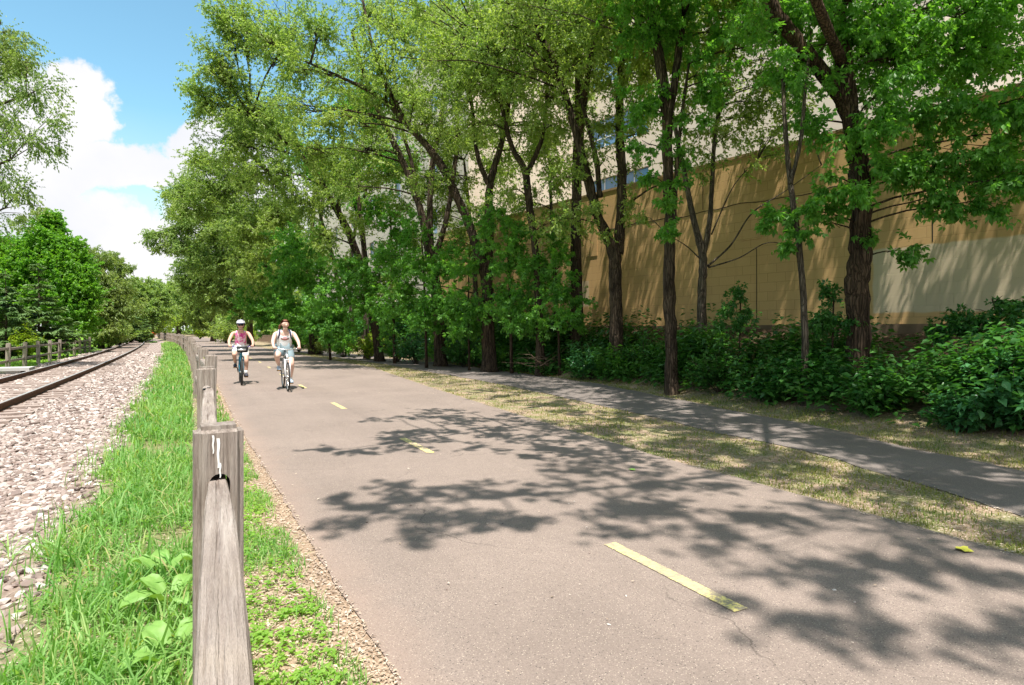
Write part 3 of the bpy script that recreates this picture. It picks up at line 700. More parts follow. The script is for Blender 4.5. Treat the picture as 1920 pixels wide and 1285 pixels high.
# big boxelder in front of the wall, its boughs reach over the trail
tree('boxelder_tree', 'stout dark trunk with a burl and a thick forking limb, before the pale wall patch',
     [[(1612,668,11,.20),(1610,600,11,.185),(1606,535,11,.205),(1612,480,11,.18),(1614,390,11,.175),(1606,280,11,.165),(1590,190,11,.16),(1577,80,11,.13),(1570,-40,11.1,.12),(1560,-250,11.2,.09)],
      [(1594,215,11,.13),(1560,160,10.9,.125),(1500,85,10.7,.12),(1440,0,10.5,.11),(1370,-140,10.2,.10),(1300,-330,9.8,.08)],
      [(V3(9.9,6.7,6.0),.09),(V3(7.4,6.0,7.2),.07),(V3(5.0,5.6,7.3),.05),(V3(3.2,5.6,7.1),.03),(V3(1.2,5.2,6.9),.012)],
      [(V3(9.9,6.6,7.0),.09),(V3(7.0,4.0,9.2),.07),(V3(4.0,1.5,9.6),.05),(V3(2.0,1.4,9.4),.03),(V3(.0,1.9,9.2),.012)],
      [(V3(7.0,4.0,9.2),.05),(V3(5.0,.6,10.4),.035),(V3(3.0,-1.0,10.9),.015)]],
     [(1600,250,10.4,.55,.8),(1680,300,10.6,.6,.9),(1700,110,10.8,1.0),(1790,200,10.6,.8),(1860,90,10.8,1.1),(1750,320,10.4,.55,.8),(1830,290,10.2,.55,.8),(1890,250,10.0,.6,.8),
      (1560,330,10.4,.32,.6),(1500,395,10.6,.30,.6),(1545,420,10.8,.28,.6),(1850,380,9.9,.35,.6),(1770,370,10.2,.32,.6),(1690,468,10.7,.22,.5),(1645,440,10.8,.2,.5),(1550,80,10.8,.9,.35),(1650,40,10.8,1.1),
      (1450,60,10.6,.7,.35),(1900,10,10.6,1.1),(1760,20,11.4,1.2),(1500,230,11.2,.5,.4),(1640,180,10.2,.5,.7),(1960,180,9.6,.8),(1960,330,9.4,.5,.8),(1600,370,10.3,.3,.8),
      (V3(9.5,6,10.5),1.8),(V3(11,7.5,10),1.8),(V3(11,4.0,9),1.7),(V3(8.6,3.5,10.5),1.5),(V3(11.5,2.0,7.5),1.7),(V3(8.2,7.5,10.5),1.4),(V3(10.5,.5,8.5),1.8), *roof(-.5, 9, 10),
      *[shade(t, q, 6.8+.1*t, r*1.3, .25) for t, q, r in ((1.6,7.3,.25),(2.0,7.5,.33),(2.5,7.8,.4),(2.6,7.1,.4),(3.0,8.3,.5),(2.9,9.6,.4),(3.3,9.9,.5),(3.6,9.0,.6),(3.4,7.6,.5),(4.1,8.2,.6),(4.2,9.6,.6),(3.6,6.8,.5),(4.3,6.6,.6),(3.2,6.2,.35),(4.6,7.4,.6),(3.9,5.9,.5),(4.6,5.5,.5),(5.3,7,.7),(5.6,5.6,.6))],
      *[shade(t, q, 9.2+.1*t, r*1.3, .215) for t, q, r in ((.9,4.9,.28),(1.3,4.75,.35),(1.7,5.3,.28),(1.9,4.3,.4),(1.5,4.2,.3),(2.3,4.6,.45),(2.1,3.8,.35),(2.8,4.3,.5),(3.2,4.3,.6),(3.0,3.75,.4),(3.6,4.7,.5),(4.1,4.4,.5),(4.0,5.1,.5),(4.5,4.0,.5),(3.3,3.35,.3),(5.2,4.2,.6),(5.6,3.3,.6))],
      *[shade(t, q, 10.6+.1*t, r*1.25, .115) for t, q, r in ((2.75,2.5,.3),(3.2,2.9,.35),(3.5,3.2,.3),(2.8,1.95,.3),(3.3,2.1,.35),(3.9,2.6,.4),(3.9,1.8,.4),(4.4,2.3,.4),(4.5,3.0,.4),(3.4,1.5,.4),(4.5,1.5,.4),(5.3,2.2,.5),(5.8,1.5,.5),(6.3,3,.6),(6.8,2.2,.6))]],
     'box', .098, .50, 'bark_dark', GR, 13, 7, 4, True, .45, 21, branch=.03)
tree('slender_sapling', 'thin pale grey trunk left of the stout burl trunk, forking near the wall top',
     [[(1510,686,10.6,.062),(1508,600,10.6,.056),(1500,480,10.6,.053),(1488,390,10.6,.05),(1478,310,10.7,.045),(1470,200,10.8,.035),(1465,60,11,.03)],
      [(1482,345,10.6,.036),(1500,270,10.6,.033),(1508,190,10.6,.03),(1520,60,10.7,.02)]],
     [(1490,460,10.5,.2,.5),(1462,395,10.5,.22,.5),(1440,410,10.6,.12,.4),(1480,120,10.8,.6,.7),(1530,150,10.6,.55,.7),(1450,30,11,.7,.7),(1510,20,10.8,.7,.7),(1512,430,10.5,.2,.5),(V3(9.2,7.8,8.5),1.1,.7)],
     'box', .095, .50, 'bark_grey', GR, 9, 6, 4, True, .45, 22, branch=.02)
tree('forked_elm', 'dark slim trunk forking low into two stems with bare side twigs',
     [[(1316,640,15,.115),(1316,560,15,.105),(1318,500,15,.10),(1316,472,15,.095),(1298,400,15,.07),(1284,330,15,.062),(1262,220,15.1,.05),(1240,90,15.2,.04)],
      [(1318,480,15,.085),(1330,420,15,.062),(1335,350,15,.055),(1340,260,15,.05),(1360,150,15,.04),(1390,20,15.1,.03)],
      [(1326,500,15,.03),(1370,460,14.8,.022),(1410,400,14.7,.018),(1470,360,14.6,.012),(1540,310,14.5,.006)],
      [(1328,502,15,.022),(1385,484,14.8,.016),(1440,455,14.7,.012),(1490,465,14.6,.006)],
      [(1334,440,15,.02),(1375,350,14.9,.014),(1420,300,14.8,.008)],
      [(1312,485,15,.018),(1285,460,14.9,.012),(1250,440,14.8,.006)]],
     [(1385,40,15,1.1,.8),(1320,160,15,.8,.7),(1400,190,15,.7,.6),(1440,110,15.2,1.0,.8),(1395,315,14.9,.35,.5),(1345,250,15,.5,.6),(1280,60,15.3,1.0,.8),(1430,260,14.8,.4,.5),(1370,250,14.9,.6,.6),(1300,190,15.2,.6,.7),(1360,170,15.2,.6,.7),(1410,220,15.2,.5,.7),(1450,250,15.2,.45,.6),(1270,290,15.2,.4,.6),(1500,215,15.3,.45,.6),(1230,200,15.3,.5,.7),(1320,320,15,.3,.5),(1330,280,14.9,.4,.5),(1290,240,15,.5,.5),(1420,160,15,.7,.6),(1340,90,15.1,.8,.7),(1460,290,14.9,.35,.5),(1440,190,15,.6,.6),(1480,220,14.9,.45,.5),(1500,160,15,.6,.6),(1210,405,14.8,.22,.4),(V3(9.5,11,10),1.6), *roof(13, 15.5, 91)],
     'elm', .078, .48, 'bark_grey', GR, 12, 8, 6, False, .3, 23, branch=.024)
tree('straight_tree', 'straight reddish brown trunk rising right at the edge of the mown strip',
     [[(1259,722,13.4,.14),(1258,640,13.4,.135),(1254,540,13.4,.13),(1256,420,13.4,.125),(1252,320,13.4,.115),(1250,230,13.4,.11),(1240,140,13.5,.12),(1228,60,13.5,.10),(1205,-60,13.6,.08)],
      [(1252,235,13.4,.09),(1268,130,13.4,.085),(1280,30,13.4,.075),(1290,-120,13.4,.06)],
      [(1264,425,13.3,.05),(1268,330,13.3,.045),(1278,220,13.3,.035),(1292,120,13.3,.025)]],
     [(1200,30,13.4,.9),(1280,60,13.3,.8),(1235,180,13.1,.45,.7),(1310,140,13.3,.6,.7),(1258,345,12.9,.28,.7),(1240,375,12.9,.22,.6),(1256,430,12.9,.2,.6),(1205,265,13.1,.4,.6),(1180,190,13.2,.5,.6),(1335,60,13.4,.8,.7),(1225,330,12.9,.22,.6),(1285,290,13.1,.3,.6),(1300,210,13.2,.4,.5),(1340,150,13.3,.5,.5),(V3(8.6,10,10),1.7),(V3(9.5,8.5,11),1.6), *roof(9, 13, 63)],
     'box', .10, .50, 'bark', GR, 10, 6, 4, True, .45, 24, branch=.026)
tree('low_forked_tree', 'thick trunk splitting into a wide V at mid height of the ochre wall',
     [[(1156,690,17,.20),(1155,600,17,.185),(1153,520,17,.18),(1150,470,17,.18),(1125,415,17,.13),(1108,360,17,.135),(1088,280,17,.12),(1066,200,17,.11),(1040,120,17.1,.09),(1000,30,17.2,.07),(970,-60,17.3,.05)],
      [(1158,475,17,.16),(1164,400,17,.135),(1166,320,17,.13),(1161,220,17,.12),(1166,110,17.1,.10),(1170,0,17.2,.08)],
      [(1125,370,17,.08),(1118,300,17,.075),(1100,225,17,.06),(1085,170,17,.045)],
      [(1165,395,17,.035),(1195,370,16.8,.028),(1235,348,16.6,.02),(1290,350,16.4,.01)]],
     [(985,30,17,1.1),(1080,110,17,1.0,.9),(1130,30,17,1.2),(1175,170,16.8,.7,.8),(1060,330,16.8,.6,.7),(1105,400,16.6,.5,.7),(1050,410,16.6,.5,.7),(1135,300,16.9,.5,.5),(1100,230,17.2,.5,.5),(1190,370,16.5,.35,.5),(1150,235,16.8,.65,.8),(1185,225,17.2,.5,.8),(1090,300,17.2,.5,.6),(1190,310,16.8,.35,.6),(1200,250,16.8,.4,.5),(1120,260,17,.5,.5),(1020,180,17,.9,.9),(1165,400,16.6,.25,.6),(1140,440,16.6,.2,.5),*roof(15.5, 18.5, 108)],
     'elm', .08, .48, 'bark', GR, 13, 8, 7, False, .3, 25, branch=.034)
tree('leaning_slim_tree', 'slim trunk leaning slightly, between the wide V fork and the leaning elm',
     [[(1014,660,19,.135),(1010,560,19,.12),(1003,460,19,.11),(992,380,19,.115),(984,320,19,.11),(962,280,19,.08),(945,220,19,.07),(930,120,19,.05)],
      [(986,330,19,.085),(1005,290,19,.075),(1020,240,19,.065),(1030,120,19.2,.05)]],
     [(930,110,19,1.3),(1030,80,19,1.2),(1000,230,19,.9,.8),(900,230,19,1.0,.9),(1050,230,19,.8,.8),(960,350,18.6,.6,.6),(1020,420,18.4,.6,.8),*roof(18.5, 20.5, 129)],
     'elm', .08, .48, 'bark', GR, 13, 8, 7, False, .3, 26, branch=.034)
tree('leaning_elm', 'thick trunk forking low, one dark stem leaning strongly over the trail behind the brush pile',
     [[(918,650,21,.235),(915,580,21,.215),(912,520,21,.21),(890,450,21,.15),(862,380,21,.145),(820,300,21,.135),(770,240,21,.11),(715,185,20.9,.08),(650,150,20.6,.055),(560,110,20.2,.025)],
      [(915,525,21,.17),(918,440,21,.145),(917,360,21,.135),(925,320,21.1,.12),(945,250,21.2,.09),(960,150,21.3,.06)],
      [(915,345,21,.09),(895,290,21,.08),(885,200,21,.06),(870,80,21,.04)],
      [(770,240,21,.07),(735,180,21,.06),(700,90,21,.05),(680,0,21,.04)]],
     [(700,110,20.6,1.4),(600,60,20.2,1.3),(540,130,20,1.0,.9),(640,230,20.4,.9,.8),(760,60,20.6,1.5),(850,150,20.6,1.4),(880,40,20.8,1.5),(500,80,19.8,1.0,.8),(580,210,20,.9,.8),(790,330,20.4,.7,.6),(940,200,20.8,1.0,.8),*roof(20.5, 25, 143)],
     'elm', .085, .48, 'bark', GR, 15, 8, 8, False, .35, 27, branch=.04)
tree('multi_stem_elm', 'clump of dark stems spreading like a fan from one base beside the leaning elm',
     [[(826,640,24,.22),(818,540,24,.20),(806,480,24,.18),(790,400,24,.14),(762,320,24,.125),(720,230,24,.11),(690,160,24,.09),(660,60,24,.06)],
      [(810,490,24,.13),(806,410,24,.12),(810,320,24,.11),(830,200,24,.09),(840,60,24,.06)],
      [(812,490,24,.12),(835,420,24,.10),(850,330,24,.09),(858,250,24,.08),(850,120,24,.05)],
      [(788,390,24,.08),(770,300,24,.07),(745,200,24,.06),(735,80,24,.04)]],
     [(680,280,24,1.3,.9),(760,180,24,1.5),(850,260,24,1.2,.9),(620,150,23.6,1.4),(840,100,24,1.6),(700,20,24,1.6),(560,280,23.4,1.2,.9),(640,350,23.6,.9,.7),(800,20,24,1.5),(520,200,23,1.2,.9)],
     'elm', .085, .48, 'bark', GR, 15, 8, 8, False, .35, 28, branch=.04)
tree('far_leaning_elm', 'brown trunk slanting up over the trail behind the white shirted rider with paired stems',
     [[(712,632,28,.19),(690,540,28,.175),(655,440,28,.16),(618,370,28,.15),(580,310,27.6,.12),(530,260,27,.09),(470,220,26.4,.05)],
      [(690,540,28,.10),(682,450,28,.095),(672,370,28,.09),(668,280,28,.07)],
      [(640,420,28,.08),(630,330,28,.07),(625,240,28,.05)]],
     [(480,210,26,1.6),(420,150,25.6,1.3),(400,110,25,1.0,.9),(385,190,25.4,1.0,.8),(500,320,26.4,1.4),(430,270,26,1.2,.9),(560,380,27,1.2,.9),(540,60,26,1.8),(460,40,25.5,1.5),(620,300,27,1.3,.9),(355,165,25.2,.55,.7),(420,20,25,1.0),(600,440,27,1.0,.8)],
     'elm', .095, .48, 'bark', GR, 18, 9, 8, False, .35, 29, branch=.045)
tree('twin_trunk_elm', 'pair of thin pale trunks with sunny crown, standing against the cream building',
     [[(688,610,31,.13),(684,520,31,.12),(676,420,31,.11),(650,330,31,.09),(640,200,31,.06)],[(662,615,31,.1),(655,540,31,.09),(664,440,31,.08),(690,340,31,.06),(700,220,31,.04)],[(640,600,32,.13),(628,500,32,.11),(600,400,32,.09),(590,300,32,.06)]],
     [(640,330,31,1.6,.8),(700,380,31,1.2,.7),(590,300,31,1.5),(740,300,30,1.4,.8),(560,460,30,1.3,.9),(680,200,31,1.8)],
     'box', .13, .5, 'bark_grey', GR, 20, 9, 8, False, .3, 30)
tree('tall_elm', 'tall leafy elm whose drooping boughs reach out over the trail above the helmeted rider',
     [[(588,625,36,.22),(580,540,36,.2),(566,460,36,.18),(540,380,35.5,.15),(490,310,34.5,.11),(430,260,33.5,.06)],[(578,540,36,.14),(585,440,36,.12),(590,330,36,.09)],[(560,450,36,.1),(545,340,36,.09),(530,200,36,.06)],[(612,625,36,.15),(604,540,36,.13),(600,440,36,.11),(610,330,36,.07)],[(552,625,37,.15),(545,560,37,.13),(530,470,37,.1),(520,380,37,.07)]],
     [(440,330,34,1.9),(520,400,35,2.0),(390,350,33.5,1.3,.9),(460,430,34,1.9),(340,385,33,1.1,.8),(520,250,35,2.0),(450,230,34,1.7),(560,480,34.5,1.8),(375,300,33.5,.9,.8),(480,500,34,1.6)],
     'elm', .098, .46, 'bark', GR, 28, 10, 10, False, .4, 31)
tree('drooping_elm', 'loose elm with long feathery sprays hanging out farthest towards the railway',
     [[(540,625,44,.24),(530,560,44,.22),(505,480,43.5,.18),(450,430,42,.12),(390,410,40.5,.06)],[(528,560,44,.14),(520,450,44,.12),(510,330,44,.08)]],
     [(400,430,40.5,1.8),(350,420,40,1.1,.7),(310,435,39.5,.75,.55),(282,445,39,.5,.45),(300,462,39.2,.5,.45),(340,460,39.6,.8,.6),(450,480,41.5,2.1),(390,490,41,1.5,.9),(500,400,43,2.4),(430,390,42,2.0),(500,540,42,1.8),(350,350,40.8,1.2,.8),(330,370,40.5,.8,.7)],
     'far', .105, .46, 'bark', GR, 34, 10, 10, False, .5, 32)
tree('dense_elm', 'dense round topped tree beyond the drooping elm, dark gap under its crown by the path',
     [[(470,625,55,.26),(465,570,55,.24),(450,500,55,.2),(430,420,54,.12)],[(465,570,55,.14),(490,480,55,.1)]],
     [(420,490,53,2.3),(380,510,52,1.9),(460,530,54,2.2),(360,470,51.5,1.3,.8),(420,430,53,2.2),(400,560,53,2.0),(470,450,54,2.4),(350,530,52,1.3,.8),(455,580,54,1.5,.8),(345,500,52,.9,.6)],
     'far', .125, .48, 'bark', GR, 36, 10, 10, False, .3, 33)
tree('shaded_tree', 'dark green tree at the bend where the trail runs out of sight',
     [[(400,622,80,.3),(398,580,80,.26),(395,520,80,.18)]],
     [(385,540,80,3.0),(420,560,80,2.8),(365,570,80,2.3),(400,500,80,2.5),(352,545,80,1.6,.7),(440,590,78,2.2),(375,600,80,1.6)],
     'far', .17, .5, 'bark', GR, 34, 10, 10, False, .2, 34)
# upper canopies over the bank, outside the picture, that shade wall and undergrowth belong to these three
tree('canopy_elm', 'tall elm close to the wall, its trunk hidden behind the slim leaning trunk',
     [[(V3(11.0,16.5,1.2),.2),(V3(10.9,16.4,5),.17),(V3(10.6,15.8,9),.13),(V3(10,15,12),.08)],[(V3(10.8,16.2,6),.1),(V3(9.5,13.5,9),.07),(V3(9,11,10.5),.05)]],
     [(V3(10,14.5,10),1.9),(V3(9.5,12.5,10.2),1.8),(V3(8.6,15,11),1.8),(V3(11,18,11),2.0),(V3(9.5,18,12),2.0),(V3(8,17,10),1.6),(V3(11,12.5,9),1.6),(V3(11.3,10,9.5),1.8)],
     'elm', .11, .5, 'bark', GR, 20, 8, 7, False, .3, 35)

# understory saplings: the bright mid layer
def sapling(label, pts, lobes, leaf, seed, size=.105, tri=True, barkm='bark_dark', nsub=10):
    return tree('sapling', label, [pts], lobes, leaf, size, .52, barkm, 'saplings under the tall trees', nsub, 6, 5 if tri else 8, tri, .35, seed, cat='sapling', branch=.014)
sapling('bushy boxelder sapling right beside the leaning elm trunk, leaves bright in the sun', [(960,650,20,.05),(955,520,20,.04),(950,420,20,.02)], [(950,480,19.6,.8),(980,560,19.4,.7),(930,410,19.8,.7,.8),(1010,520,19,.6,.8),(1040,470,18.8,.5,.7),(975,440,19.5,.6),(955,590,19.2,.6)], 'box', 41)
sapling('leafy young sapling before the far end of the wall, right of the leaning elm', [(1050,650,18.6,.04),(1045,560,18.6,.03),(1040,480,18.6,.015)], [(1060,560,18.2,.6),(1050,500,18.4,.5,.8),(1000,600,18.8,.6),(1080,600,17.8,.5),(1030,430,18.8,.45,.8),(985,500,19,.5,.8)], 'box', 49)
sapling('leafy sapling with broad low crown just left of the leaning elm trunk', [(880,650,21.5,.04),(878,560,21.5,.03),(880,480,21.5,.015)], [(890,570,20.6,.7),(875,500,21,.6,.8),(850,560,21.4,.7),(930,560,20.2,.6),(880,610,20.6,.7),(905,450,21,.5,.7)], 'box', 50)
sapling('leafy sapling filling the gap under the fanned stems', [(800,640,23,.05),(795,520,23,.04),(790,450,23,.02)], [(790,500,22.5,1.0),(750,560,22.5,1.0),(830,560,22,.9),(770,430,22.8,.8,.8),(850,490,22.2,.8),(720,480,23,.9,.8),(800,600,22,.8),(865,590,21.6,.7)], 'box', 42)
tree('hackberry_tree', 'leafy light green tree filling the view of the cream building beside the fanned stems', [[(900,640,25.5,.12),(890,520,25.5,.1),(880,400,25.5,.08),(870,300,25.5,.04)],[(885,430,25.5,.05),(930,340,25.3,.03)]], [(860,330,25,.9,.8),(900,400,24.8,.9,.8),(820,400,25,.8,.7),(930,320,25,.8,.7),(860,450,24.6,.9,.8),(900,250,25,1.0,.8),(780,350,25.4,.8,.7),(830,270,25.4,.9,.7),(960,380,24.6,.7,.7),(740,390,25.6,.7,.6),(700,330,26,.8,.6),(660,420,26,.8,.6),(610,350,26.4,.9,.6),(760,300,26,.9,.6),(690,240,26.4,.9,.6),(820,350,25.6,.8,.6),(640,500,26.4,.9,.7),(690,540,26,.8,.7),(740,540,25.6,.7,.7),(640,290,26.5,.9,.6),(770,450,25.4,.7,.6),(720,470,25.6,.7,.6),(800,480,25,.6,.6)], 'elm', .09, .5, 'bark_grey', GR, 18, 9, 8, False, .3, 36)
tree('slim_elm', 'slim light tree standing against the wall between the leaning elm and the wide V fork', [[(1045,640,20.6,.08),(1040,520,20.6,.07),(1035,420,20.6,.06),(1030,300,20.6,.04)]], [(1040,330,20.4,.7,.8),(1000,380,20.3,.6,.7),(1060,400,20.2,.5,.7),(1020,280,20.4,.7,.8),(1070,300,20.4,.6,.6),(1050,470,20.2,.5,.7),(1085,440,20.2,.4,.6)], 'elm', .08, .5, 'bark_grey', GR, 16, 9, 7, False, .3, 37)
sapling('tall sapling of fresh green leaves between the slanting trunk and the cream building', [(740,640,26,.06),(735,480,26,.05),(730,380,26,.02)], [(730,420,25.6,1.0,.9),(700,510,25.4,1.1),(770,480,25,.8,.8),(660,560,25.4,1.2),(720,590,25,1.0),(640,500,25.6,1.0,.9),(600,560,25.4,1.1)], 'box', 43)
sapling('low spreading sapling over the bend behind the white shirted rider', [(620,640,29,.05),(610,560,29,.04),(600,500,29,.02)], [(590,520,28.6,1.3),(550,570,28.4,1.2),(620,580,28.4,1.1),(530,520,29,1.2,.9),(570,600,28,1.0),(640,600,27.6,1.0)], 'box', 44, .13)
sapling('bright sapling low between the helmeted rider and the trunks', [(540,640,36,.06),(535,580,36,.05),(530,540,36,.03)], [(520,560,35.6,1.4),(550,600,35,1.2),(490,590,35.6,1.3),(470,550,36,1.2,.8)], 'box', 45, .15)
sapling('young sapling with paired leaves against the ochre wall by the forked trunk', [(1385,640,13.2,.02),(1388,580,13.2,.015),(1390,540,13.2,.008)], [(1392,550,13.1,.16,.7),(1380,580,13.1,.22,.8),(1402,590,13.1,.2,.7),(1365,600,13,.22,.8)], 'under', 46, .08, True, 'bark_dark', 5)
sapling('thin leafy whip left of the stout burl trunk before the wall', [(1560,650,11.4,.02),(1562,590,11.4,.015),(1565,550,11.4,.008)], [(1562,560,11.3,.2,.8),(1550,590,11.3,.25,.8),(1580,600,11.3,.25,.8),(1535,600,11.3,.2,.7)], 'under', 47, .08, True, 'bark_dark', 5)
sapling('dark sapling fan of leaves before the pale wall, highest of the growth there', [(1880,700,10.6,.03),(1870,600,10.6,.02),(1860,560,10.6,.01)], [(1880,555,10.4,.25,.9),(1830,580,10.4,.28,.9),(1790,600,10.5,.25,.8),(1900,600,10.2,.35),(1850,620,10.3,.35),(1750,615,10.6,.2,.6),(1920,560,10.2,.3)], 'under', 48, .09, True, 'bark_dark', 6)

# ------------------------------------------------------------------ undergrowth on the bank
def ue(s): return lerp([(-4, 8.6), (0, 8.7), (3.8, 8.95), (6, 9.0), (8.8, 9.5), (12.4, 10.1), (17.6, 9.9), (22.7, 10.0), (40, 10.0), (57, 8.3), (100, 8)], s)-.40
def undergrowth():
    lv = Leaves(61); g = lv.g; n = 19000
    s = -1+58*g.random(n)**1.35; w = lerp(UEW, s)
    t = ue(s)+np.abs(g.normal(0, 1, n))*.5*w+g.random(n)*w*.55
    ok = t < np.where(s < 28, wall_t(s)-.15, 12.5); s, t = s[ok], t[ok]; n = len(s)
    z = ground_z(t, s); patch = .5+.5*np.sin(s*1.3+t*.9)*np.sin(t*1.7-s*.6)
    h = (.36+.6*patch)*g.uniform(.6, 1.25, n)*np.clip(.65+(t-ue(s))*.6, .45, 1.15)*np.interp(s, [14, 24, 60], [1, 1.5, 1.9])
    keep = g.random(n) < np.where(s < 16, .05+.95*patch**1.6, .4+.6*patch); s, t, z, h = s[keep], t[keep], z[keep], h[keep]; n = len(s)
    lean = g.normal(0, .22, (n, 2))
    for k in range(13):
        f = g.uniform(.25, 1.0, n)
        P = np.stack([t+lean[:, 0]*f, s+lean[:, 1]*f, z+h*f], 1)
        a = g.uniform(0, 6.28, n); D = np.stack([np.cos(a), np.sin(a), g.uniform(-.45, .15, n)], 1)
        P = P+D*.08; L = g.uniform(.07, .15, n)*(1+s/45)
        lv.put(P, D, np.array([0, 0, 1.])+rdir(g, n)*.45, L, L*.62)
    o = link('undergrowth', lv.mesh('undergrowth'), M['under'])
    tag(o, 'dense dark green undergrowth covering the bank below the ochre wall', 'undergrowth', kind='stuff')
UEW = [(-4, 2.6), (4, 2.6), (9, 2.2), (13, 1.6), (18, 1.5), (30, 2.2), (60, 2)]
undergrowth()
def shrub(label, px, py, Y, r, h, leaf, seed, size=.10, n=16, cat='shrub', name='shrub', asp=.6):
    p = W(px, py, Y); z = gz(p.x, p.y); root = empty(name, (p.x, p.y, z)); tag(root, label, cat, 'shrubs along the bank')
    lv = Leaves(seed); mb = MB(); g = lv.g
    for i in range(n):
        a = g.uniform(0, 6.28); q = g.random()**.6*r; tip = np.array([math.cos(a)*q, math.sin(a)*q, h*g.uniform(.55, 1.05)*(1-.35*(q/r)**2)])
        mb.tube([[0, 0, -.05], tip*np.array([.45, .45, .55]), tip], [.012, .008, .003], 4, False)
        k = np.sort(g.uniform(.3, 1, 26)); P = tip*k[:, None]*np.array([1, 1, 1])
        aa = g.uniform(0, 6.28, 26); D = np.stack([np.cos(aa), np.sin(aa), g.uniform(-.4, .2, 26)], 1)
        L = size*g.uniform(.6, 1.25, 26); lv.put(P+D*.02, D, np.array([0, 0, 1.])+rdir(g, 26)*.4, L, L*asp)
        D2 = D+rdir(g, 26)*.9; lv.put(P+rdir(g, 26)*size*.8, D2, np.array([0, 0, 1.])+rdir(g, 26)*.5, L, L*asp)
    mb.build('stems', M['bark_grey'], root); link('foliage', lv.mesh('foliage'), M[leaf], root)
    return root
shrub('glossy shrub catching the sun, tall pale leaves stacked on upright stems', 1850, 790, 8.3, .55, 1.25, 'gloss', 71, .095, 26)
shrub('sunlit light green shrub spilling onto the leaf litter by the walkway', 1800, 815, 7.9, .42, .62, 'gloss', 72, .11, 20)
shrub('large leaved dark shrub where the picture ends beside the walkway', 1905, 820, 7.6, .5, .75, 'gloss', 73, .14, 22)
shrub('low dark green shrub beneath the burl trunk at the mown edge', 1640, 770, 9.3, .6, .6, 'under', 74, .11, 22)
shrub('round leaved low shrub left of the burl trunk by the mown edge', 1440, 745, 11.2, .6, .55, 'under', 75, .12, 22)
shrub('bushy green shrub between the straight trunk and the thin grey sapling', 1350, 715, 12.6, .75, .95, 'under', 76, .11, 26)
shrub('dappled shrub at the foot of the wide V fork', 1110, 690, 17.2, .9, 1.15, 'gloss', 77, .12, 28)
shrub('tall dark shrub right of the wide V fork against the wall', 1210, 690, 16, .8, 1.15, 'under', 78, .11, 26)
shrub('lush blue green shrub at the grass edge left of the leaning elm', 780, 665, 26, 1.1, 1.5, 'gloss', 79, .15, 34)
shrub('low bright green shrub at the grass edge, right beside the lush blue green one', 745, 664, 27.5, 1.0, 1.5, 'box', 88, .13, 32)
shrub('low bright green shrub in front of the leaning elm trunk', 925, 684, 21.6, .8, 1.1, 'box', 89, .11, 30)
shrub('bright green shrub between the dark full shrub and the lush blue green one', 830, 669, 24.6, .9, 1.3, 'box', 90, .12, 30)
shrub('bright green shrub at the grass edge left of the yellow green bush', 645, 657, 32.5, 1.1, 1.6, 'box', 93, .15, 32)
shrub('bright leafy shrub right of the brush pile', 1160, 694, 16.4, .7, 1.0, 'box', 94, .10, 28)
shrub('yellow green bush at the grass edge behind the white shirted rider', 690, 660, 30, 1.0, 1.3, 'lime', 80, .14, 26)
shrub('dark full shrub left of the dry brush pile', 870, 672, 23.5, 1.1, 1.4, 'under', 81, .14, 32)
shrub('grey green shrub close beside the white shirted rider', 600, 652, 36, 1.3, 1.4, 'pale', 82, .16, 28)
shrub('bright shrub just behind the white shirted rider at the walkway bend', 560, 648, 40, 1.2, 1.7, 'box', 83, .17, 28)
shrub('pale rounded flowering bush beyond the helmeted rider', 425, 636, 68, 2.6, 3.0, 'pale', 84, .26, 44, asp=.7)
shrub('large pale green lilac bush behind the pale rounded bush', 432, 622, 74, 2.4, 4.6, 'far', 85, .28, 44)
shrub('small vivid green bush at the far end of the trail', 375, 628, 100, 1.6, 3.2, 'lime', 86, .3, 30)
shrub('yellow grasslike bush at the path edge behind the helmeted rider', 460, 640, 60, 1.5, 1.8, 'lime', 87, .22, 30)
def brush():
    p = W(1040, 668, 19.2); z = gz(p.x, p.y); b = MB(); g = np.random.default_rng(5)
    for i in range(24):
        a = g.uniform(-1.0, 1.0)+(math.pi if g.random() < .6 else 0); L = g.uniform(.5, 1.6); s0 = g.normal(0, .35, 3)*np.array([1.3, .5, .2])+np.array([0, 0, .25])
        e = s0+np.array([math.cos(a)*L, math.sin(a)*L*.5, g.uniform(-.15, .7)*L]); m = (s0+e)/2+g.normal(0, .08, 3)
        b.tube([s0, m, e], [.013, .009, .003], 4, False)
    o = b.build('brush_pile', M['stick']); o.location = (p.x-.2, p.y-.1, z)
    tag(o, 'tangle of dry bare branches lying in the undergrowth by the mown strip', 'brush pile')
brush()

# ------------------------------------------------------------------ far side of the railway
GL = 'trees beyond the railway'
tree('birch_tree', 'tall loose birch with weeping yellow green twigs high over the railway',
     [[(-170,640,23,.22),(-160,520,23,.2),(-140,380,23,.18),(-90,240,23,.14),(-40,120,23,.1),(0,40,23,.06)],[(-140,380,23,.1),(-60,330,23,.08),(20,300,22.8,.04)],[(-90,240,23,.08),(-10,200,22.8,.06),(50,180,22.6,.03)],[(-150,450,23,.08),(-60,420,22.8,.05),(10,390,22.6,.03)]],
     [(20,110,23,1.2,.85),(70,170,22.6,.9,.8),(105,215,22.3,.55,.6),(10,220,22.8,1.1,.8),(60,260,22.4,.8,.7),(115,265,22.2,.35,.45),(5,330,22.6,.9,.8),(50,350,22.3,.6,.6),(10,60,23,.8,.8),(50,110,22.8,.7,.8),(-60,120,23,1.8),(-60,280,23,1.6),(40,400,22.3,.45,.45),(-100,30,23,1.8),(75,385,22.3,.3,.35),(-90,400,23,1.6)],
     'birch', .08, .52, 'bark_grey', GL, 17, 9, 8, False, .75, 91, tw=(.3, .8))
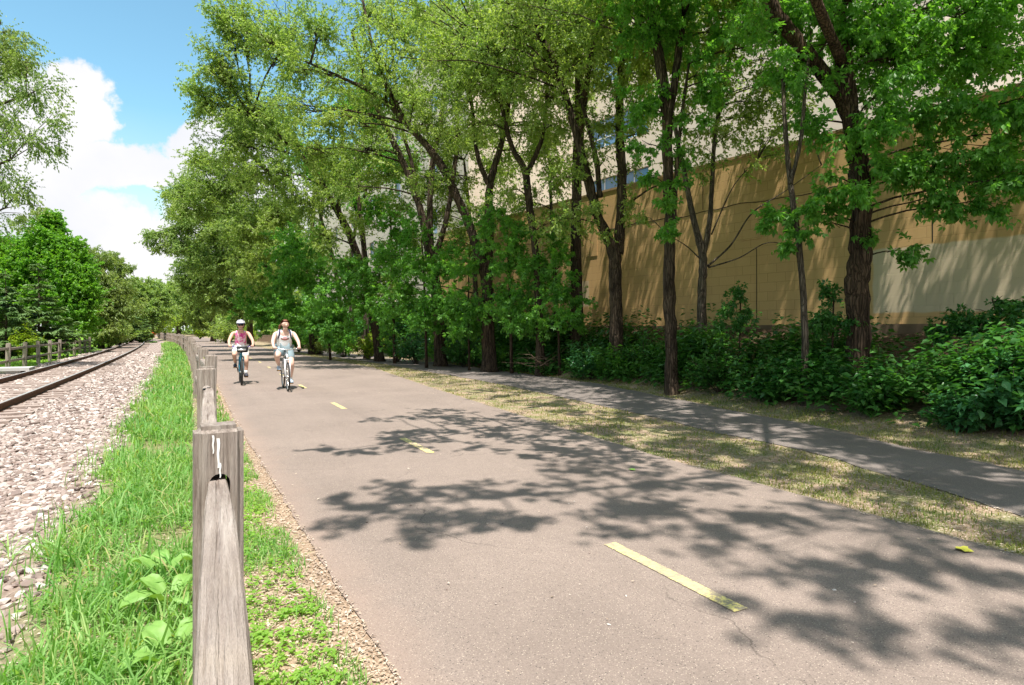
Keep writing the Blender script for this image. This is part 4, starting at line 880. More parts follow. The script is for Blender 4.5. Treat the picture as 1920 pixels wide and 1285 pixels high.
tree('maple_tree', 'broad vivid green maple, the brightest crown beyond the railway',
     [[(88,652,40,.25),(86,600,40,.22),(88,540,40,.2),(92,460,40,.12),(96,410,40,.06)],[(86,560,40,.1),(50,500,40,.06)],[(88,540,40,.1),(130,490,40,.06)]],
     [(95,415,40,.75,.9),(85,450,39.6,1.3),(125,460,39.6,1.1),(50,470,39.6,1.4),(105,500,39.2,1.6),(60,520,39.2,1.6),(150,500,39.4,1.1),(140,540,39.2,1.4),(10,500,39.6,1.6),(165,545,39.4,.9),(100,560,39,1.5),(20,560,39.2,1.6),(150,590,39.2,1.3),(-30,470,39.6,1.8),(-30,540,39.4,1.8)],
     'maple', .135, .7, 'bark_grey', GL, 34, 10, 9, False, .2, 92)
def spruce(label, px, py, Y, h, r, seed, dens=1.0, bare=.06, leaf='spruce', name='spruce_tree'):
    p = W(px, py, Y); z = gz(p.x, p.y)-.05; root = empty(name, (p.x, p.y, z)); tag(root, label, 'spruce', GL)
    mb = MB(); lv = Leaves(seed); g = lv.g
    mb.tube([[0, 0, 0], [.03, 0, h*.5], [0, .03, h]], [r*.038, r*.022, .006], 8)
    nl = int(h*3.2)
    for i in range(nl):
        f = (i+.5)/nl; zz = h*(bare+(1-bare)*min(.985, max(0, f+g.uniform(-.6, .6)/nl))); R0 = r*(1-f)**.85*g.uniform(.8, 1.15)+.08
        nb = int(7+5*(1-f))
        for j in range(nb):
            zz += g.uniform(-.5, .5)*h/nl; a = g.uniform(0, 6.28); L = R0*g.uniform(.7, 1.1); dr = np.array([math.cos(a), math.sin(a), 0]); k = np.linspace(0, 1, 5)[:, None]
            pts = np.array([0, 0, zz])+dr*L*k+np.array([0, 0, 1])*((-.42+g.uniform(-.2, .25))*L*k+.30*L*k*k)
            if L > .25: mb.tube(pts, np.linspace(.02, .005, 5), 3, False)
            n = int(140*dens*max(.5, L)); kk = g.uniform(.25, 1.02, n)
            P = np.stack([np.interp(kk, k[:, 0], pts[:, c]) for c in range(3)], 1)
            side = np.array([-dr[1], dr[0], 0]); sg = g.choice([-1, 1], n)[:, None]
            D = dr*.8+side*sg*g.uniform(.2, 1, (n, 1))+np.array([0, 0, 1])*g.uniform(-.45, .05, (n, 1))
            ln = g.uniform(.16, .34, n)*min(1.2, .5+L*.4); lv.put(P, D, np.array([0, 0, 1.])+rdir(g, n)*.5, ln, ln*.30)
    mb.build('trunk', M['bark_grey'], root); link('crown', lv.mesh('crown'), M[leaf], root)
    return root
spruce('open grey green spruce with a bare trunk showing, in front of the bright maple', 72, 652, 33, 4.9, 1.9, 101, .85)
spruce('dense dark spruce behind the shadowed fence posts', 10, 660, 30, 4.4, 1.7, 102, 1.1)
spruce('low wide spruce with branches spread just behind the fence', 112, 650, 44, 3.4, 2.5, 103, 1.0)
spruce('small narrow grey spruce by the track in front of a dark round tree', 247, 634, 72, 5.8, 2.6, 104, 1.0)
spruce('tall spruce hidden behind the weeping birch twigs', -60, 655, 34, 7, 2.4, 105, 1.0)
def bush(label, px, py, Y, r, h, leaf, seed, size, name='bush', group='bushes beyond the railway'):
    o = shrub(label, px, py, Y, r, h, leaf, seed, size, 40, 'bush', name); o['group'] = group; return o
bush('round yellow green bush in front of the bare spruce trunk', 48, 655, 29.5, .65, 1.9, 'lime', 111, .12)
bush('round olive green bush at the end of the fence', 178, 648, 53, 1.6, 2.5, 'pale', 112, .15)
bush('pale leafy bush right beside the gravel past the fence', 205, 644, 50, 1.8, 2.6, 'far', 113, .18)
bush('grey green bush left of the narrow spruce', 225, 640, 58, 1.7, 2.4, 'pale', 114, .2)
bush('yellow green bush at the bend of the railway with a reddish foot', 300, 630, 105, 5.0, 7.5, 'lime', 115, .42)
bush('small orange red bush at the bend of the railway', 277, 631, 98, 1.0, 1.6, 'red', 116, .25)
bush('pale bush bending over the narrow spruce', 262, 632, 84, 1.8, 2.8, 'far', 117, .28)
tree('willow_tree', 'feathery yellowish tree right of the bright maple', [[(190,645,50,.2),(190,560,50,.17),(195,500,50,.08)]],
     [(185,490,50,1.2,.7),(195,530,49.6,1.7,.9),(180,570,49.4,1.7),(210,575,49.4,1.5),(165,470,50,.7,.5),(215,540,49.8,1.1,.7),(195,610,49,1.6)], 'pale', .16, .42, 'bark_grey', GL, 26, 9, 8, False, .6, 121)
tree('thin_crowned_tree', 'sparse pale tree top showing sky through it, behind the yellowish willow', [[(222,640,62,.2),(222,560,62,.17),(225,490,62,.05)]],
     [(222,500,62,1.2,.4),(205,480,62,1.0,.4),(238,505,62,.8,.3),(225,540,62,1.8,.7),(230,580,62,2.0)], 'pale', .19, .5, 'bark_grey', GL, 24, 8, 8, False, .4, 122)
tree('round_maple', 'dark round topped tree closing the view left of the bend', [[(272,630,88,.35),(272,590,88,.3),(274,560,88,.2)]],
     [(270,548,88,2.4),(245,560,87,2.2),(290,560,88,2.2),(265,580,87,3.0),(288,590,87,2.6),(240,590,86,2.4),(262,612,86,2.2),(255,535,88,1.3,.8)], 'far', .21, .55, 'bark', GL, 36, 10, 10, False, .2, 123)
tree('tall_oak', 'tall hazy tree beyond the bend of the railway', [[(335,625,150,.5),(335,590,150,.4),(337,550,150,.2)]],
     [(330,560,150,4.4),(305,550,150,3.6),(355,565,150,4.2),(345,590,149,4.6),(315,585,149,4.4),(372,590,148,3.6),(298,575,149,3.4),(335,540,150,2.4,.7)], 'far', .32, .55, 'bark', GL, 40, 9, 9, False, .2, 124)
tree('far_oak', 'greyish tree farthest along the trail between the dark trees', [[(395,624,170,.5),(395,590,170,.4),(395,560,170,.2)]],
     [(395,565,170,5),(425,570,170,5),(370,585,168,4.4),(450,575,168,5),(410,600,168,4.5)], 'far', .36, .55, 'bark', GL, 36, 9, 9, False, .2, 125)
# woods that close the view all round
def woods(name, label, spots, leaf, size, seed):
    lv = Leaves(seed)
    for (x, y, r, h) in spots:
        z = gz(x, y)
        for q in range(4): foliage(lv, (x+lv.g.normal(0, r*.4), y+lv.g.normal(0, r*.4), z+h*(.08+.24*q)), r, 22, 8, 8, size, .6, None, None, droop=.2)
    o = link(name, lv.mesh(name), M[leaf]); tag(o, label, 'woods', kind='stuff')
g_ = np.random.default_rng(77)
sp = [(-11-.13*y-g_.uniform(0, 4), y, g_.uniform(2.6, 3.6), g_.uniform(6, 9)) for y in np.arange(34, 200, 4.5)]
sp += [(-30-g_.uniform(0, 14), y, 4, 9) for y in np.arange(0, 60, 8)]
sp += [(-62+k*8, 235+g_.uniform(-8, 8), 5.5, g_.uniform(11, 15)) for k in range(12)]
woods('distant_woods', 'wooded belt closing the view beyond the lawn and the railway bend', sp, 'far', .55, 131)
sp = [(14+g_.uniform(0, 4)+float(cv(y)), y, g_.uniform(2.6, 3.4), g_.uniform(8, 11)) for y in np.arange(86, 190, 8)]
woods('trailside_woods', 'dense wood along the far stretch of the trail', sp, 'far', .42, 132)
tree('pale_tree', 'pale tree top showing above the right end of the ochre wall', [[(V3(24,8,1.6),.2),(V3(24,8,6),.15),(V3(24,8,8),.1)]], [(V3(24,8,7),1.6),(V3(25,6.5,6.5),1.6),(V3(23.4,9.6,6.6),1.3)], 'pale', .16, .5, 'bark_grey', None, 22, 9, 8, False, .3, 126)

# ------------------------------------------------------------------ grass, turf and litter
def blades(name, label, mat, zones, seed, cat='grass'):
    "zones: (x0(s), x1(s), s0, s1, n, len0, len1, width, lean)"
    g = np.random.default_rng(seed); VV = []; QQ = []; TT = []; RR = []; off = 0
    for (xa, xb, s0, s1, n, l0, l1, w, lean, clump) in zones:
        s = s0*(s1/s0)**g.random(n) if s0 > 0 else g.uniform(s0, s1, n)
        f = g.random(n); x = xa(s)+(xb(s)-xa(s))*f
        if clump > 0:
            c = np.array([noise.noise(Vector((a*1.6, b*1.6, seed))) for a, b in zip(x, s)]); k = g.random(n) < np.clip(.5+c*2.2*clump, .04, 1); s, x = s[k], x[k]; n = len(s); 
        z = ground_z(x, s); L = g.uniform(l0, l1, n)*g.uniform(.6, 1, n); a = g.uniform(0, 6.28, n); ln = g.uniform(.1, 1, n)*lean
        d = np.stack([np.cos(a), np.sin(a)], 1); pa = a+1.57+g.normal(0, .5, n); pd = np.stack([np.cos(pa), np.sin(pa)], 1)
        ww = w*g.uniform(.6, 1.3, n)*(1+s/14 if s0 > 0 else 1)
        pts = []
        for k, wk in ((0, .8), (.4, 1.0), (.75, .7)):
            h = L*(k-ln*.38*k*k); r = L*ln*.85*k*k
            for sg in (-1, 1): pts.append(np.stack([x+d[:, 0]*r+pd[:, 0]*ww*wk*sg*.5, s+d[:, 1]*r+pd[:, 1]*ww*wk*sg*.5, z+h-.006], 1))
        pts.append(np.stack([x+d[:, 0]*L*ln*.85, s+d[:, 1]*L*ln*.85, z+L*(1-ln*.55)], 1))
        V = np.stack(pts, 1).reshape(-1, 3); i = np.arange(n)*7+off
        QQ.append(np.stack([np.stack([i, i+1, i+3, i+2], 1), np.stack([i+2, i+3, i+5, i+4], 1)], 1).reshape(-1, 4)); TT.append(np.stack([i+4, i+5, i+6], 1))
        VV.append(V); off += n*7; RR.append(np.clip(g.normal(.5, .25, n), 0, 1))
    r = np.concatenate(RR); q = np.concatenate(QQ); t = np.concatenate(TT)
    me = np_mesh(name, np.concatenate(VV), [q, t], {'rnd': np.concatenate([np.repeat(r, 2), r])})
    return tag(link(name, me, M[mat], smooth=False), label, cat, kind='stuff')
c_ = lambda k: (lambda s: k+cv(s)*1.1)
def gl(s): return lerp([(0, -.80), (3, -.72), (8, -.70), (14, -.85), (27, -1.0), (62, -1.3), (120, -1.3)], s)+cv(s)+.12*np.sin(s*2.3)+.07*np.sin(s*6.1)
blades('tall_grass', 'lush bright green grass growing between the gravel and the split rail fence', 'grass',
       [(gl, c_(.02), 2.0, 12, 17000, .08, .30, .0068, 1.5, .45), (gl, c_(.02), 2, 9, 1500, .22, .40, .008, 1.2, .9), (gl, c_(.02), 9, 80, 17000, .14, .34, .010, 1.1, .2), (lambda s: gl(s)-.28, lambda s: gl(s)+.15, 2.0, 40, 1700, .08, .36, .0055, 1.3, .5)], 151)
blades('verge_grass', 'short patchy green grass and weeds between the fence and the asphalt trail', 'grass',
       [(c_(.12), lambda s: lerp(PL, s)-.10, 1.6, 9, 19000, .03, .12, .0046, 1.3, .75), (c_(.1), lambda s: lerp(PL, s)-.06, 8, 70, 6000, .05, .14, .009, .9, .5)], 152)
blades('strip_turf', 'thin dry yellow green turf strip between the trail and the narrow walkway', 'turf',
       [(lambda s: lerp(PR, s)+.05, lambda s: lerp(WL, s)-.05, 1.2, 46, 34000, .025, .075, .0060, 1., .40), (lambda s: lerp(PR, s)-.03, lambda s: lerp(PR, s)+.2, 1.2, 40, 3500, .02, .06, .006, 1., .4)], 153)
blades('bank_turf', 'mown yellow green grass edge along the undergrowth beyond the walkway', 'turf',
       [(lambda s: lerp(WR, s)+.02, lambda s: ue(s)+.35, 2, 60, 26000, .03, .09, .0060, 1., .35)], 154)
blades('lawn_grass', 'bright green lawn around the fence beyond the railway', 'lawn',
       [(c_(-14), c_(-5.45), 18, 75, 16000, .06, .16, .012, .9, .2)], 155)
def litter(name, label, zones, seed, mat='straw', cat='leaf litter', size=(.007, .026), asp=.38):
    lv = Leaves(seed); g = lv.g
    for (xa, xb, s0, s1, n) in zones:
        s = s0*(s1/s0)**g.random(n); f = g.random(n); x = xa(s)+(xb(s)-xa(s))*f
        a = g.uniform(0, 6.28, n); D = np.stack([np.cos(a), np.sin(a), g.uniform(-.05, .3, n)], 1); L = g.uniform(*size, n)*(1+s/16)
        lv.put(np.stack([x, s, ground_z(x, s)+.006+g.random(n)*.008+.008*((x > lerp(PL, s)) & (x < lerp(PR, s)))], 1), D, np.array([0, 0, 1.])+rdir(g, n)*.35, L, L*asp)
    return tag(link(name, lv.mesh(name), M[mat]), label, cat, kind='stuff')
litter('dry_litter', 'dry straw and crumbled leaves along the edges of the asphalt', 
       [(lambda s: lerp(PL, s)-.62, lambda s: lerp(PL, s)+.02, 1.5, 30, 24000), (lambda s: lerp(PR, s)-.06, lambda s: lerp(WL, s)+.03, 1.2, 40, 13000), (lambda s: lerp(WR, s)-.04, lambda s: ue(s)+.8, 1.5, 40, 10000), (lambda s: lerp(PL, s), lambda s: lerp(PR, s), 1.6, 20, 130), (c_(-.75), c_(.15), 1.8, 8, 3500)], 161)
def weeds(name, label, zones, seed):
    lv = Leaves(seed); g = lv.g
    for (xa, xb, s0, s1, n, sz) in zones:
        s = s0*(s1/s0)**g.random(n); f = g.random(n); x = xa(s)+(xb(s)-xa(s))*f; z = ground_z(x, s)
        for k in range(7):
            a = g.uniform(0, 6.28, n); D = np.stack([np.cos(a), np.sin(a), g.uniform(-.1, .55, n)], 1); L = sz*g.uniform(.5, 1.2, n)
            lv.put(np.stack([x+g.normal(0, sz*.5, n), s+g.normal(0, sz*.5, n), z+.01+g.random(n)*.03], 1), D, np.array([0, 0, 1.])+rdir(g, n)*.3, L, L*.6)
    return tag(link(name, lv.mesh(name), M['weed']), label, 'weeds', kind='stuff')
weeds('verge_weeds', 'small clover like weeds in the dry edge between fence and trail', [(c_(.15), lambda s: lerp(PL, s)-.16, 1.6, 12, 900, .032), (c_(-.7), c_(0), 2.0, 9, 160, .04)], 162)
# the big-leaved weeds by the first post
def big_leaf(b, a, L, w, rise, g, base):
    nu, nv = 7, 9; rows = []
    for i in range(nu):
        k = i/(nu-1); wd = w*math.sin(math.pi*min(1, .12+.88*k)**.75)*(1-.15*k); row = []
        for j in range(nv):
            q = j/(nv-1)*2-1; x = L*k-(.10*L*abs(q)*(1-k)); y = wd*q
            z = rise*math.sin(k*2.2)*L+.22*wd*abs(q)-.35*L*k*k+.012*math.sin(q*9+k*7+a*3)*abs(q)+.004*g.normal()
            row.append((base[0]+x*math.cos(a)-y*math.sin(a), base[1]+x*math.sin(a)+y*math.cos(a), base[2]+z))
        rows.append(row)
    v = np.array(rows).reshape(-1, 3); q = [(i*nv+j, i*nv+j+1, (i+1)*nv+j+1, (i+1)*nv+j) for i in range(nu-1) for j in range(nv-1)]
    b.add(v, q)
BLF = NT('burdock_leaf'); _c = BLF.coord(); _cc = BLF.mix(BLF.noise(_c, 18, 4), (.15, .33, .06), (.30, .47, .13)); _p = BLF.pbsdf(_cc, .5, .35, bump=BLF.noise(_c, 60, 3), bstr=.3, bdist=.004)
_t2 = BLF.n('BsdfTranslucent'); BLF.l(BLF.mix(1., _cc, (1.4, 1.4, .5), 'MULTIPLY'), _t2.inputs['Color']); _ms = BLF.n('MixShader'); _ms.inputs[0].default_value = .3; BLF.l(_p.outputs[0], _ms.inputs[1]); BLF.l(_t2.outputs[0], _ms.inputs[2]); M['burdock'] = BLF.done(_ms)
def burdock(label, px, py, spec, seed):
    g = np.random.default_rng(seed); Y = F*H/(py-HZ); p = W(px, py, Y); root = empty('burdock_plant', (p.x, p.y, gz(p.x, p.y))); tag(root, label, 'weed', 'big leaved weeds by the fence')
    for (a, L, w, rise, h) in spec:
        b = MB(); base = (.05*math.cos(a), .05*math.sin(a), h); big_leaf(b, a, L, w, rise, g, base); lf_ = b.build('leaf', M['burdock'], root)
        b = MB(); b.tube([(0, 0, -.01), (.02*math.cos(a), .02*math.sin(a), h*.6), base], .004, 5); b.build('stalk', M['burdock'], lf_)
burdock('big leaved weed by the first fence post, two broad pale leaves spread flat', 320, 1150, [(2.6, .17, .055, .5, .10), (3.5, .20, .06, .4, .08), (.9, .13, .05, .5, .09), (5.2, .12, .045, .4, .07)], 1)
burdock('big leaved weed whose leaf reaches towards the gravel, behind the one at the post', 300, 1105, [(2.9, .13, .055, .5, .12), (1.6, .12, .05, .6, .11), (.2, .13, .05, .5, .10)], 2)
burdock('big leaved weed nearest to the lower edge, half covered by grass blades', 318, 1262, [(3.3, .15, .06, .3, .07), (2.2, .15, .055, .5, .10), (.6, .11, .05, .5, .12), (4.6, .12, .05, .3, .05)], 3)
# fallen leaves and a bit of rubbish
def fallen(label, px, py, size, seed, col):
    Y = F*H/(py-HZ); p = W(px, py, Y); b = MB(); g = np.random.default_rng(seed); n = 15; rim = []
    for k in range(n):
        a = k/n*6.283; r = size*(.5+.5*abs(math.cos(a*2.5)))*(1 if a < 5.5 else .8); rim.append((math.cos(a)*r, math.sin(a)*r, .006+size*.28*(math.cos(a*2)*.5+.5)*g.uniform(.4, 1)))
    b.add([(0, 0, .012)]+rim, (), [(0, 1+k, 1+(k+1) % n) for k in range(n)])
    o = b.build('fallen_leaf', col); o.location = (p.x, p.y, gz(p.x, p.y)+.012); tag(o, label, 'leaf')
YL = plain('yellow_leaf', (.52, .50, .07), .6); fallen('curled yellow green leaf lying on the asphalt by the turf strip', 1806, 1036, .055, 1, YL)
fallen('small green leaf lying in the tree shadow on the asphalt', 1185, 884, .04, 2, plain('green_leaf', (.20, .38, .07), .6))
o = stones('path_pebbles', .9, 4.4, 1.9, 14, 46, .004, .009, 8, None, .012); tag(o, 'scattered small pebbles lying on the asphalt trail', 'pebbles', kind='stuff')

# ------------------------------------------------------------------ the two riders and their bicycles
from mathutils.bvhtree import BVHTree
M['skin'] = plain('skin', (.62, .37, .28), .5, .35, 0, .06, 8); M['skin_pale'] = plain('pale_skin', (.70, .45, .36), .5, .35, 0, .06, 8)
M['hair'] = plain('auburn_hair', (.16, .055, .03), .5, .4, 0, .4, 60); M['hair_dark'] = plain('dark_hair', (.06, .035, .02), .5, .4, 0, .4, 60)
def cloth(name, col, var=.14): return plain(name, col, .85, .1, 0, var, 22)
M['white_shirt'] = cloth('white_cotton', (.90, .89, .90), .05); M['print'] = cloth('brown_print', (.30, .11, .08), .5); M['pinkprint'] = cloth('pink_print', (.80, .42, .45), .3)
M['grey_shorts'] = cloth('grey_twill', (.23, .30, .33)); M['white_shorts'] = cloth('white_twill', (.80, .78, .76)); M['navy'] = cloth('navy_trim', (.03, .035, .07))
M['strap'] = cloth('dark_webbing', (.06, .055, .10)); M['sock'] = cloth('white_sock', (.75, .75, .76))
M['shoe_grey'] = plain('grey_shoe', (.35, .42, .50), .6); M['shoe_dark'] = plain('dark_shoe', (.045, .045, .06), .6); M['rubber'] = plain('tyre_rubber', (.035, .035, .035), .8, .2)
M['chrome'] = plain('bright_metal', (.72, .72, .72), .25, .5, .9); M['alloy'] = plain('alloy_rim', (.62, .62, .62), .35, .5, .6); M['blackpart'] = plain('black_plastic', (.03, .03, .034), .45)
M['white_frame'] = plain('white_enamel', (.78, .76, .78), .3, .5, 0, .03); M['teal_frame'] = plain('teal_enamel', (.03, .22, .33), .3, .5, 0, .1); M['redpart'] = plain('red_enamel', (.55, .03, .06), .35, .5); M['violet'] = plain('violet_enamel', (.17, .08, .38), .35, .5)
M['amber'] = plain('amber_reflector', (.85, .42, .02), .3, .5); M['lens'] = plain('dark_lens', (.02, .015, .02), .1, .6); M['lip'] = plain('lip', (.50, .13, .11), .5); M['tooth'] = plain('teeth', (.85, .83, .78), .4)
t_ = NT('pink_top'); _v = t_.coord(); _n = t_.noise(_v, 16, 3)
M['pink_top'] = t_.done(t_.pbsdf(t_.ramp(_n, [(.36, (.62, .06, .26)), (.5, (.80, .30, .46)), (.60, (.84, .66, .70))]), .85, .1))
def skin_mesh(name, nodes, edges, sub=2, root=0):
    me = bpy.data.meshes.new(name); me.from_pydata([n[0] for n in nodes], edges, []); o = bpy.data.objects.new(name, me); COL.objects.link(o)
    m = o.modifiers.new('skin', 'SKIN'); m.use_smooth_shade = True; m.branch_smoothing = .3
    for i, n in enumerate(nodes):
        sv = me.skin_vertices[0].data[i]; sv.radius = (n[1], n[2] if len(n) > 2 else n[1]); sv.use_root = i == root
    s = o.modifiers.new('sub', 'SUBSURF'); s.levels = s.render_levels = sub
    dg = bpy.context.evaluated_depsgraph_get(); dg.update()
    new = bpy.data.meshes.new_from_object(o.evaluated_get(dg)); new.name = name; bpy.data.objects.remove(o); bpy.data.meshes.remove(me)
    return new
def bvh_of(me): return BVHTree.FromPolygons([v.co[:] for v in me.vertices], [tuple(p.vertices) for p in me.polygons])
def patch(b, bv, pts_x, pts_z, off=.004, shape=None):
    "a thin patch laid on the front (-y side) of a surface"
    nx, nz_ = len(pts_x), len(pts_z); v = []
    for z in pts_z:
        for x in pts_x:
            xx, zz = shape(x, z) if shape else (x, z)
            h = bv.ray_cast(Vector((xx, -2, zz)), Vector((0, 1, 0)))[0]
            v.append((xx, (h.y if h else .6)-off, zz))
    b.add(v, [(j*nx+i, j*nx+i+1, (j+1)*nx+i+1, (j+1)*nx+i) for j in range(nz_-1) for i in range(nx-1)])
def ring(c, R_, r, n=36, m=8, squash=1):
    "torus in the y-z plane"
    v = []; q = []
    for i in range(n):
        a = i/n*6.28319
        for j in range(m):
            e = j/m*6.28319; v.append((c[0]+math.sin(e)*r*squash, c[1]+math.cos(a)*(R_+math.cos(e)*r), c[2]+math.sin(a)*(R_+math.cos(e)*r)))
            q.append((i*m+j, i*m+(j+1) % m, ((i+1) % n)*m+(j+1) % m, ((i+1) % n)*m+j))
    return v, q
CR, BB = .165, (0, .62, .29)
def bicycle(label, loc, rz, body, accent, grips, ang, bag=False, tyre_w=.021):
    root = empty('bicycle', loc, rz); tag(root, label, 'bicycle'); RW = .335
    for y in (0, 1.05):
        b = MB(); b.add(*ring((0, y, RW), RW-tyre_w, tyre_w)); w = b.build('wheel', M['rubber'], root)
        b = MB(); b.add(*ring((0, y, RW), RW-.05, .011, 36, 6)); b.build('rim', M['alloy'], w)
        b = MB(); b.tube([(-.045, y, RW), (.045, y, RW)], .018, 8)
        for k in range(20):
            a = k/20*6.283; b.tube([((-1)**k*.022, y+.015*math.cos(a+.6), RW+.015*math.sin(a+.6)), (0, y+math.cos(a)*(RW-.055), RW+math.sin(a)*(RW-.055))], .0016, 3, False)
        b.build('spokes', M['chrome'], w)
    b = MB(); ht, hb, sc = (0, .175, .86), (0, .135, .73), (0, .735, .78)
    b.tube([ht, hb], .022, 8); b.tube([ht, sc], .017, 8); b.tube([hb, BB], .021, 8); b.tube([BB, sc], .017, 8)
    for s in (-1, 1): b.tube([(s*.03, BB[1], BB[2]), (s*.055, 1.05, RW)], .010, 6); b.tube([(s*.02, sc[1], sc[2]), (s*.055, 1.05, RW)], .009, 6)
    fr = b.build('frame', body, root)
    b = MB(); b.tube([(-.03, BB[1], BB[2]), (.03, BB[1], BB[2])], .024, 8); b.build('bottom_bracket', M['blackpart'], fr)
    b = MB(); b.tube([(-.055, .13, .715), (.055, .13, .715)], .016, 6)
    for s in (-1, 1): b.tube([(s*.055, .13, .715), (s*.055, .08, .5), (s*.05, 0, RW)], [.014, .013, .009], 6)
    fk = b.build('fork', accent, root)
    b = MB(); b.tube([ht, (0, .16, .93), (0, .12, .955)], .013, 6); b.tube([(-.29, .235, .985), (-.2, .17, .98), (-.08, .125, .957), (.08, .125, .957), (.2, .17, .98), (.29, .235, .985)], .0115, 6); hbar = b.build('handlebar', grips[0], root)
    for s in (-1, 1):
        b = MB(); b.tube([(s*.215, .18, .981), (s*.30, .242, .986)], .017, 8); b.build('grip', M['blackpart'], hbar)
        b = MB(); b.tube([(s*.17, .15, .972), (s*.20, .10, .965), (s*.27, .14, .955)], .006, 4); b.build('brake_lever', M['chrome'], hbar)
    b = MB(); b.tube([sc, (0, .765, .88)], .013, 6)
    rg = [[(w*math.cos(t)*1.0, y, .905+.028*math.sin(t)) for t in np.linspace(0, 6.283, 10, endpoint=False)] for y, w in ((.64, .012), (.68, .022), (.76, .045), (.84, .085), (.89, .08), (.91, .04))]
    b.loft(rg); b.build('saddle', M['blackpart'], root)
    b = MB(); b.add(*ring((.055, BB[1], BB[2]), .085, .006, 24, 5, .6)); b.tube([(.052, BB[1], BB[2]), (.060, BB[1], BB[2])], .05, 12); cr = b.build('crankset', M['chrome'], root)
    for s in (-1, 1):
        a = ang+(0 if s < 0 else math.pi); pe = (s*.085, BB[1]+math.cos(a)*CR, BB[2]+math.sin(a)*CR)
        b = MB(); b.tube([(s*.065, BB[1], BB[2]), pe], .011, 5); b.tube([pe, (s*.17, pe[1], pe[2])], .006, 5); b.box((s*.135, pe[1], pe[2]), (.085, .075, .022)); b.build('pedal', M['blackpart'], cr)
        b = MB(); b.box((s*.135, pe[1]-.041, pe[2]), (.06, .006, .016)); b.build('pedal_reflector', M['amber'], cr)
    b = MB(); b.tube([(.055, 1.05, RW+.04), (.055, BB[1], BB[2]+.085)], .004, 4); b.tube([(.055, 1.05, RW-.04), (.055, BB[1], BB[2]-.085)], .004, 4); b.build('chain', M['blackpart'], root)
    return root
def foot_z(s, ang):
    a = ang+(0 if s < 0 else math.pi); return BB[1]+math.cos(a)*CR, BB[2]+math.sin(a)*CR
def person(label, loc, rz, P):
    root = empty('person', loc, rz); tag(root, label, 'person')
    k = P['k']; N = []; E = []
    def n(co, rx, ry=None): N.append((co, rx, ry or rx)); return len(N)-1
    pel = n((0, .86, .96), .145*k, .125*k); bel = n((0, .83, 1.08), .15*k, .135*k); che = n((0, .77, 1.22), .15*k, .12*k); upp = n((0, .73, 1.325), .105*k, .08)
    nek = n((0, .70, 1.395), .058); hx = P['look']
    h0 = n((hx*.2, .665, 1.455), .068, .078); h1 = n((hx*.3, .655, 1.535), .090, .105); h2 = n((hx*.25, .67, 1.605), .076, .09)
    no = n((hx*.3+hx*1.1, .540, 1.515), .012); chn = n((hx*.6, .60, 1.445), .026)
    E += [(pel, bel), (bel, che), (che, upp), (upp, nek), (nek, h0), (h0, h1), (h1, h2), (h1, no), (h0, chn)]
    for s in (-1, 1): e = n((hx*.3+s*.080, .675, 1.515), .013, .02); E.append((h1, e))
    knees = {}
    for s in (-1, 1):
        sh = n((s*.195*k**.5, .745, 1.325), .054*k**.5); el = n((s*P['elx'], .50, 1.13), .040*k**.5); wr = n((s*.285, .30, 1.015), .027); pa = n((s*.268, .235, 1.005), .034, .017)
        E += [(upp, sh), (sh, el), (el, wr), (wr, pa)]
        for i in range(4):
            o = (-.033+.022*i); fx = s*(.262-o*.9); fy = .205-o*.35*1
            a = n((fx, fy-.028, 1.010), .0095); b_ = n((fx, fy-.040, .983-.001*abs(i-1)), .0088); c2 = n((fx, fy-.015, .966), .008); E += [(pa, a), (a, b_), (b_, c2)]
        t1 = n((s*.232, .212, .990), .0105); t2 = n((s*.225, .185, .972), .0095); E += [(pa, t1), (t1, t2)]
        fy, fz = foot_z(s, P['ang']); hip = n((s*.10, .84, .925), .105*k); kn = n((s*P['knx'][s], P['kny'][s], P['knz'][s]), .062*k); ca = n((s*(P['knx'][s]*.5+.07), (P['kny'][s]+fy)/2+.06, (P['knz'][s]+fz+.1)/2+.03), .052*k)
        an = n((s*.125, fy+.07, fz+.115), .034); he = n((s*.128, fy+.085, fz+.05), .03); to = n((s*.14, fy-.06, fz+.035), .026)
        E += [(pel, hip), (hip, kn), (kn, ca), (ca, an), (an, he), (he, to)]; knees[s] = (N[hip][0], N[kn][0], N[an][0], fy, fz)
    me = skin_mesh('body', N, E); bo = link('body', me, P['skin'], root, True); bv = bvh_of(me)
    # top
    S = []; SE = []
    def sn(co, rx, ry=None): S.append((co, rx, ry or rx)); return len(S)-1
    a = sn((0, .855, .985), .165*k, .147*k); b_ = sn((0, .83, 1.08), .166*k, .15*k); c = sn((0, .77, 1.22), .163*k, .135*k); d = sn((0, .735, 1.335), .135*k, .112); d2 = sn((0, .728, 1.335+P['collar']), .105*k, .092)
    SE += [(a, b_), (b_, c), (c, d), (d, d2)]
    for s in (-1, 1): e = sn((s*P['strapx'], .745, 1.362), P['strapr']); SE.append((d, e))
    sme = skin_mesh('shirt', S, SE); sh_o = link(P['topname'], sme, P['top'], root, True); sbv = bvh_of(sme)
    # shorts
    S = []; SE = []; a = sn((0, .865, .915), .150*k, .138*k); 
    for s in (-1, 1):
        hp, kn, an, fy, fz = knees[s]; hp, kn = Vector(hp), Vector(kn); m = hp.lerp(kn, P['hem']*.5); e = hp.lerp(kn, P['hem'])
        i1 = sn(tuple(hp), .122*k); i2 = sn(tuple(m), .105*k); i3 = sn(tuple(e), .094*k); SE += [(a, i1), (i1, i2), (i2, i3)]
    so_ = link('shorts', skin_mesh('shorts', S, SE), P['shorts'], root, True)
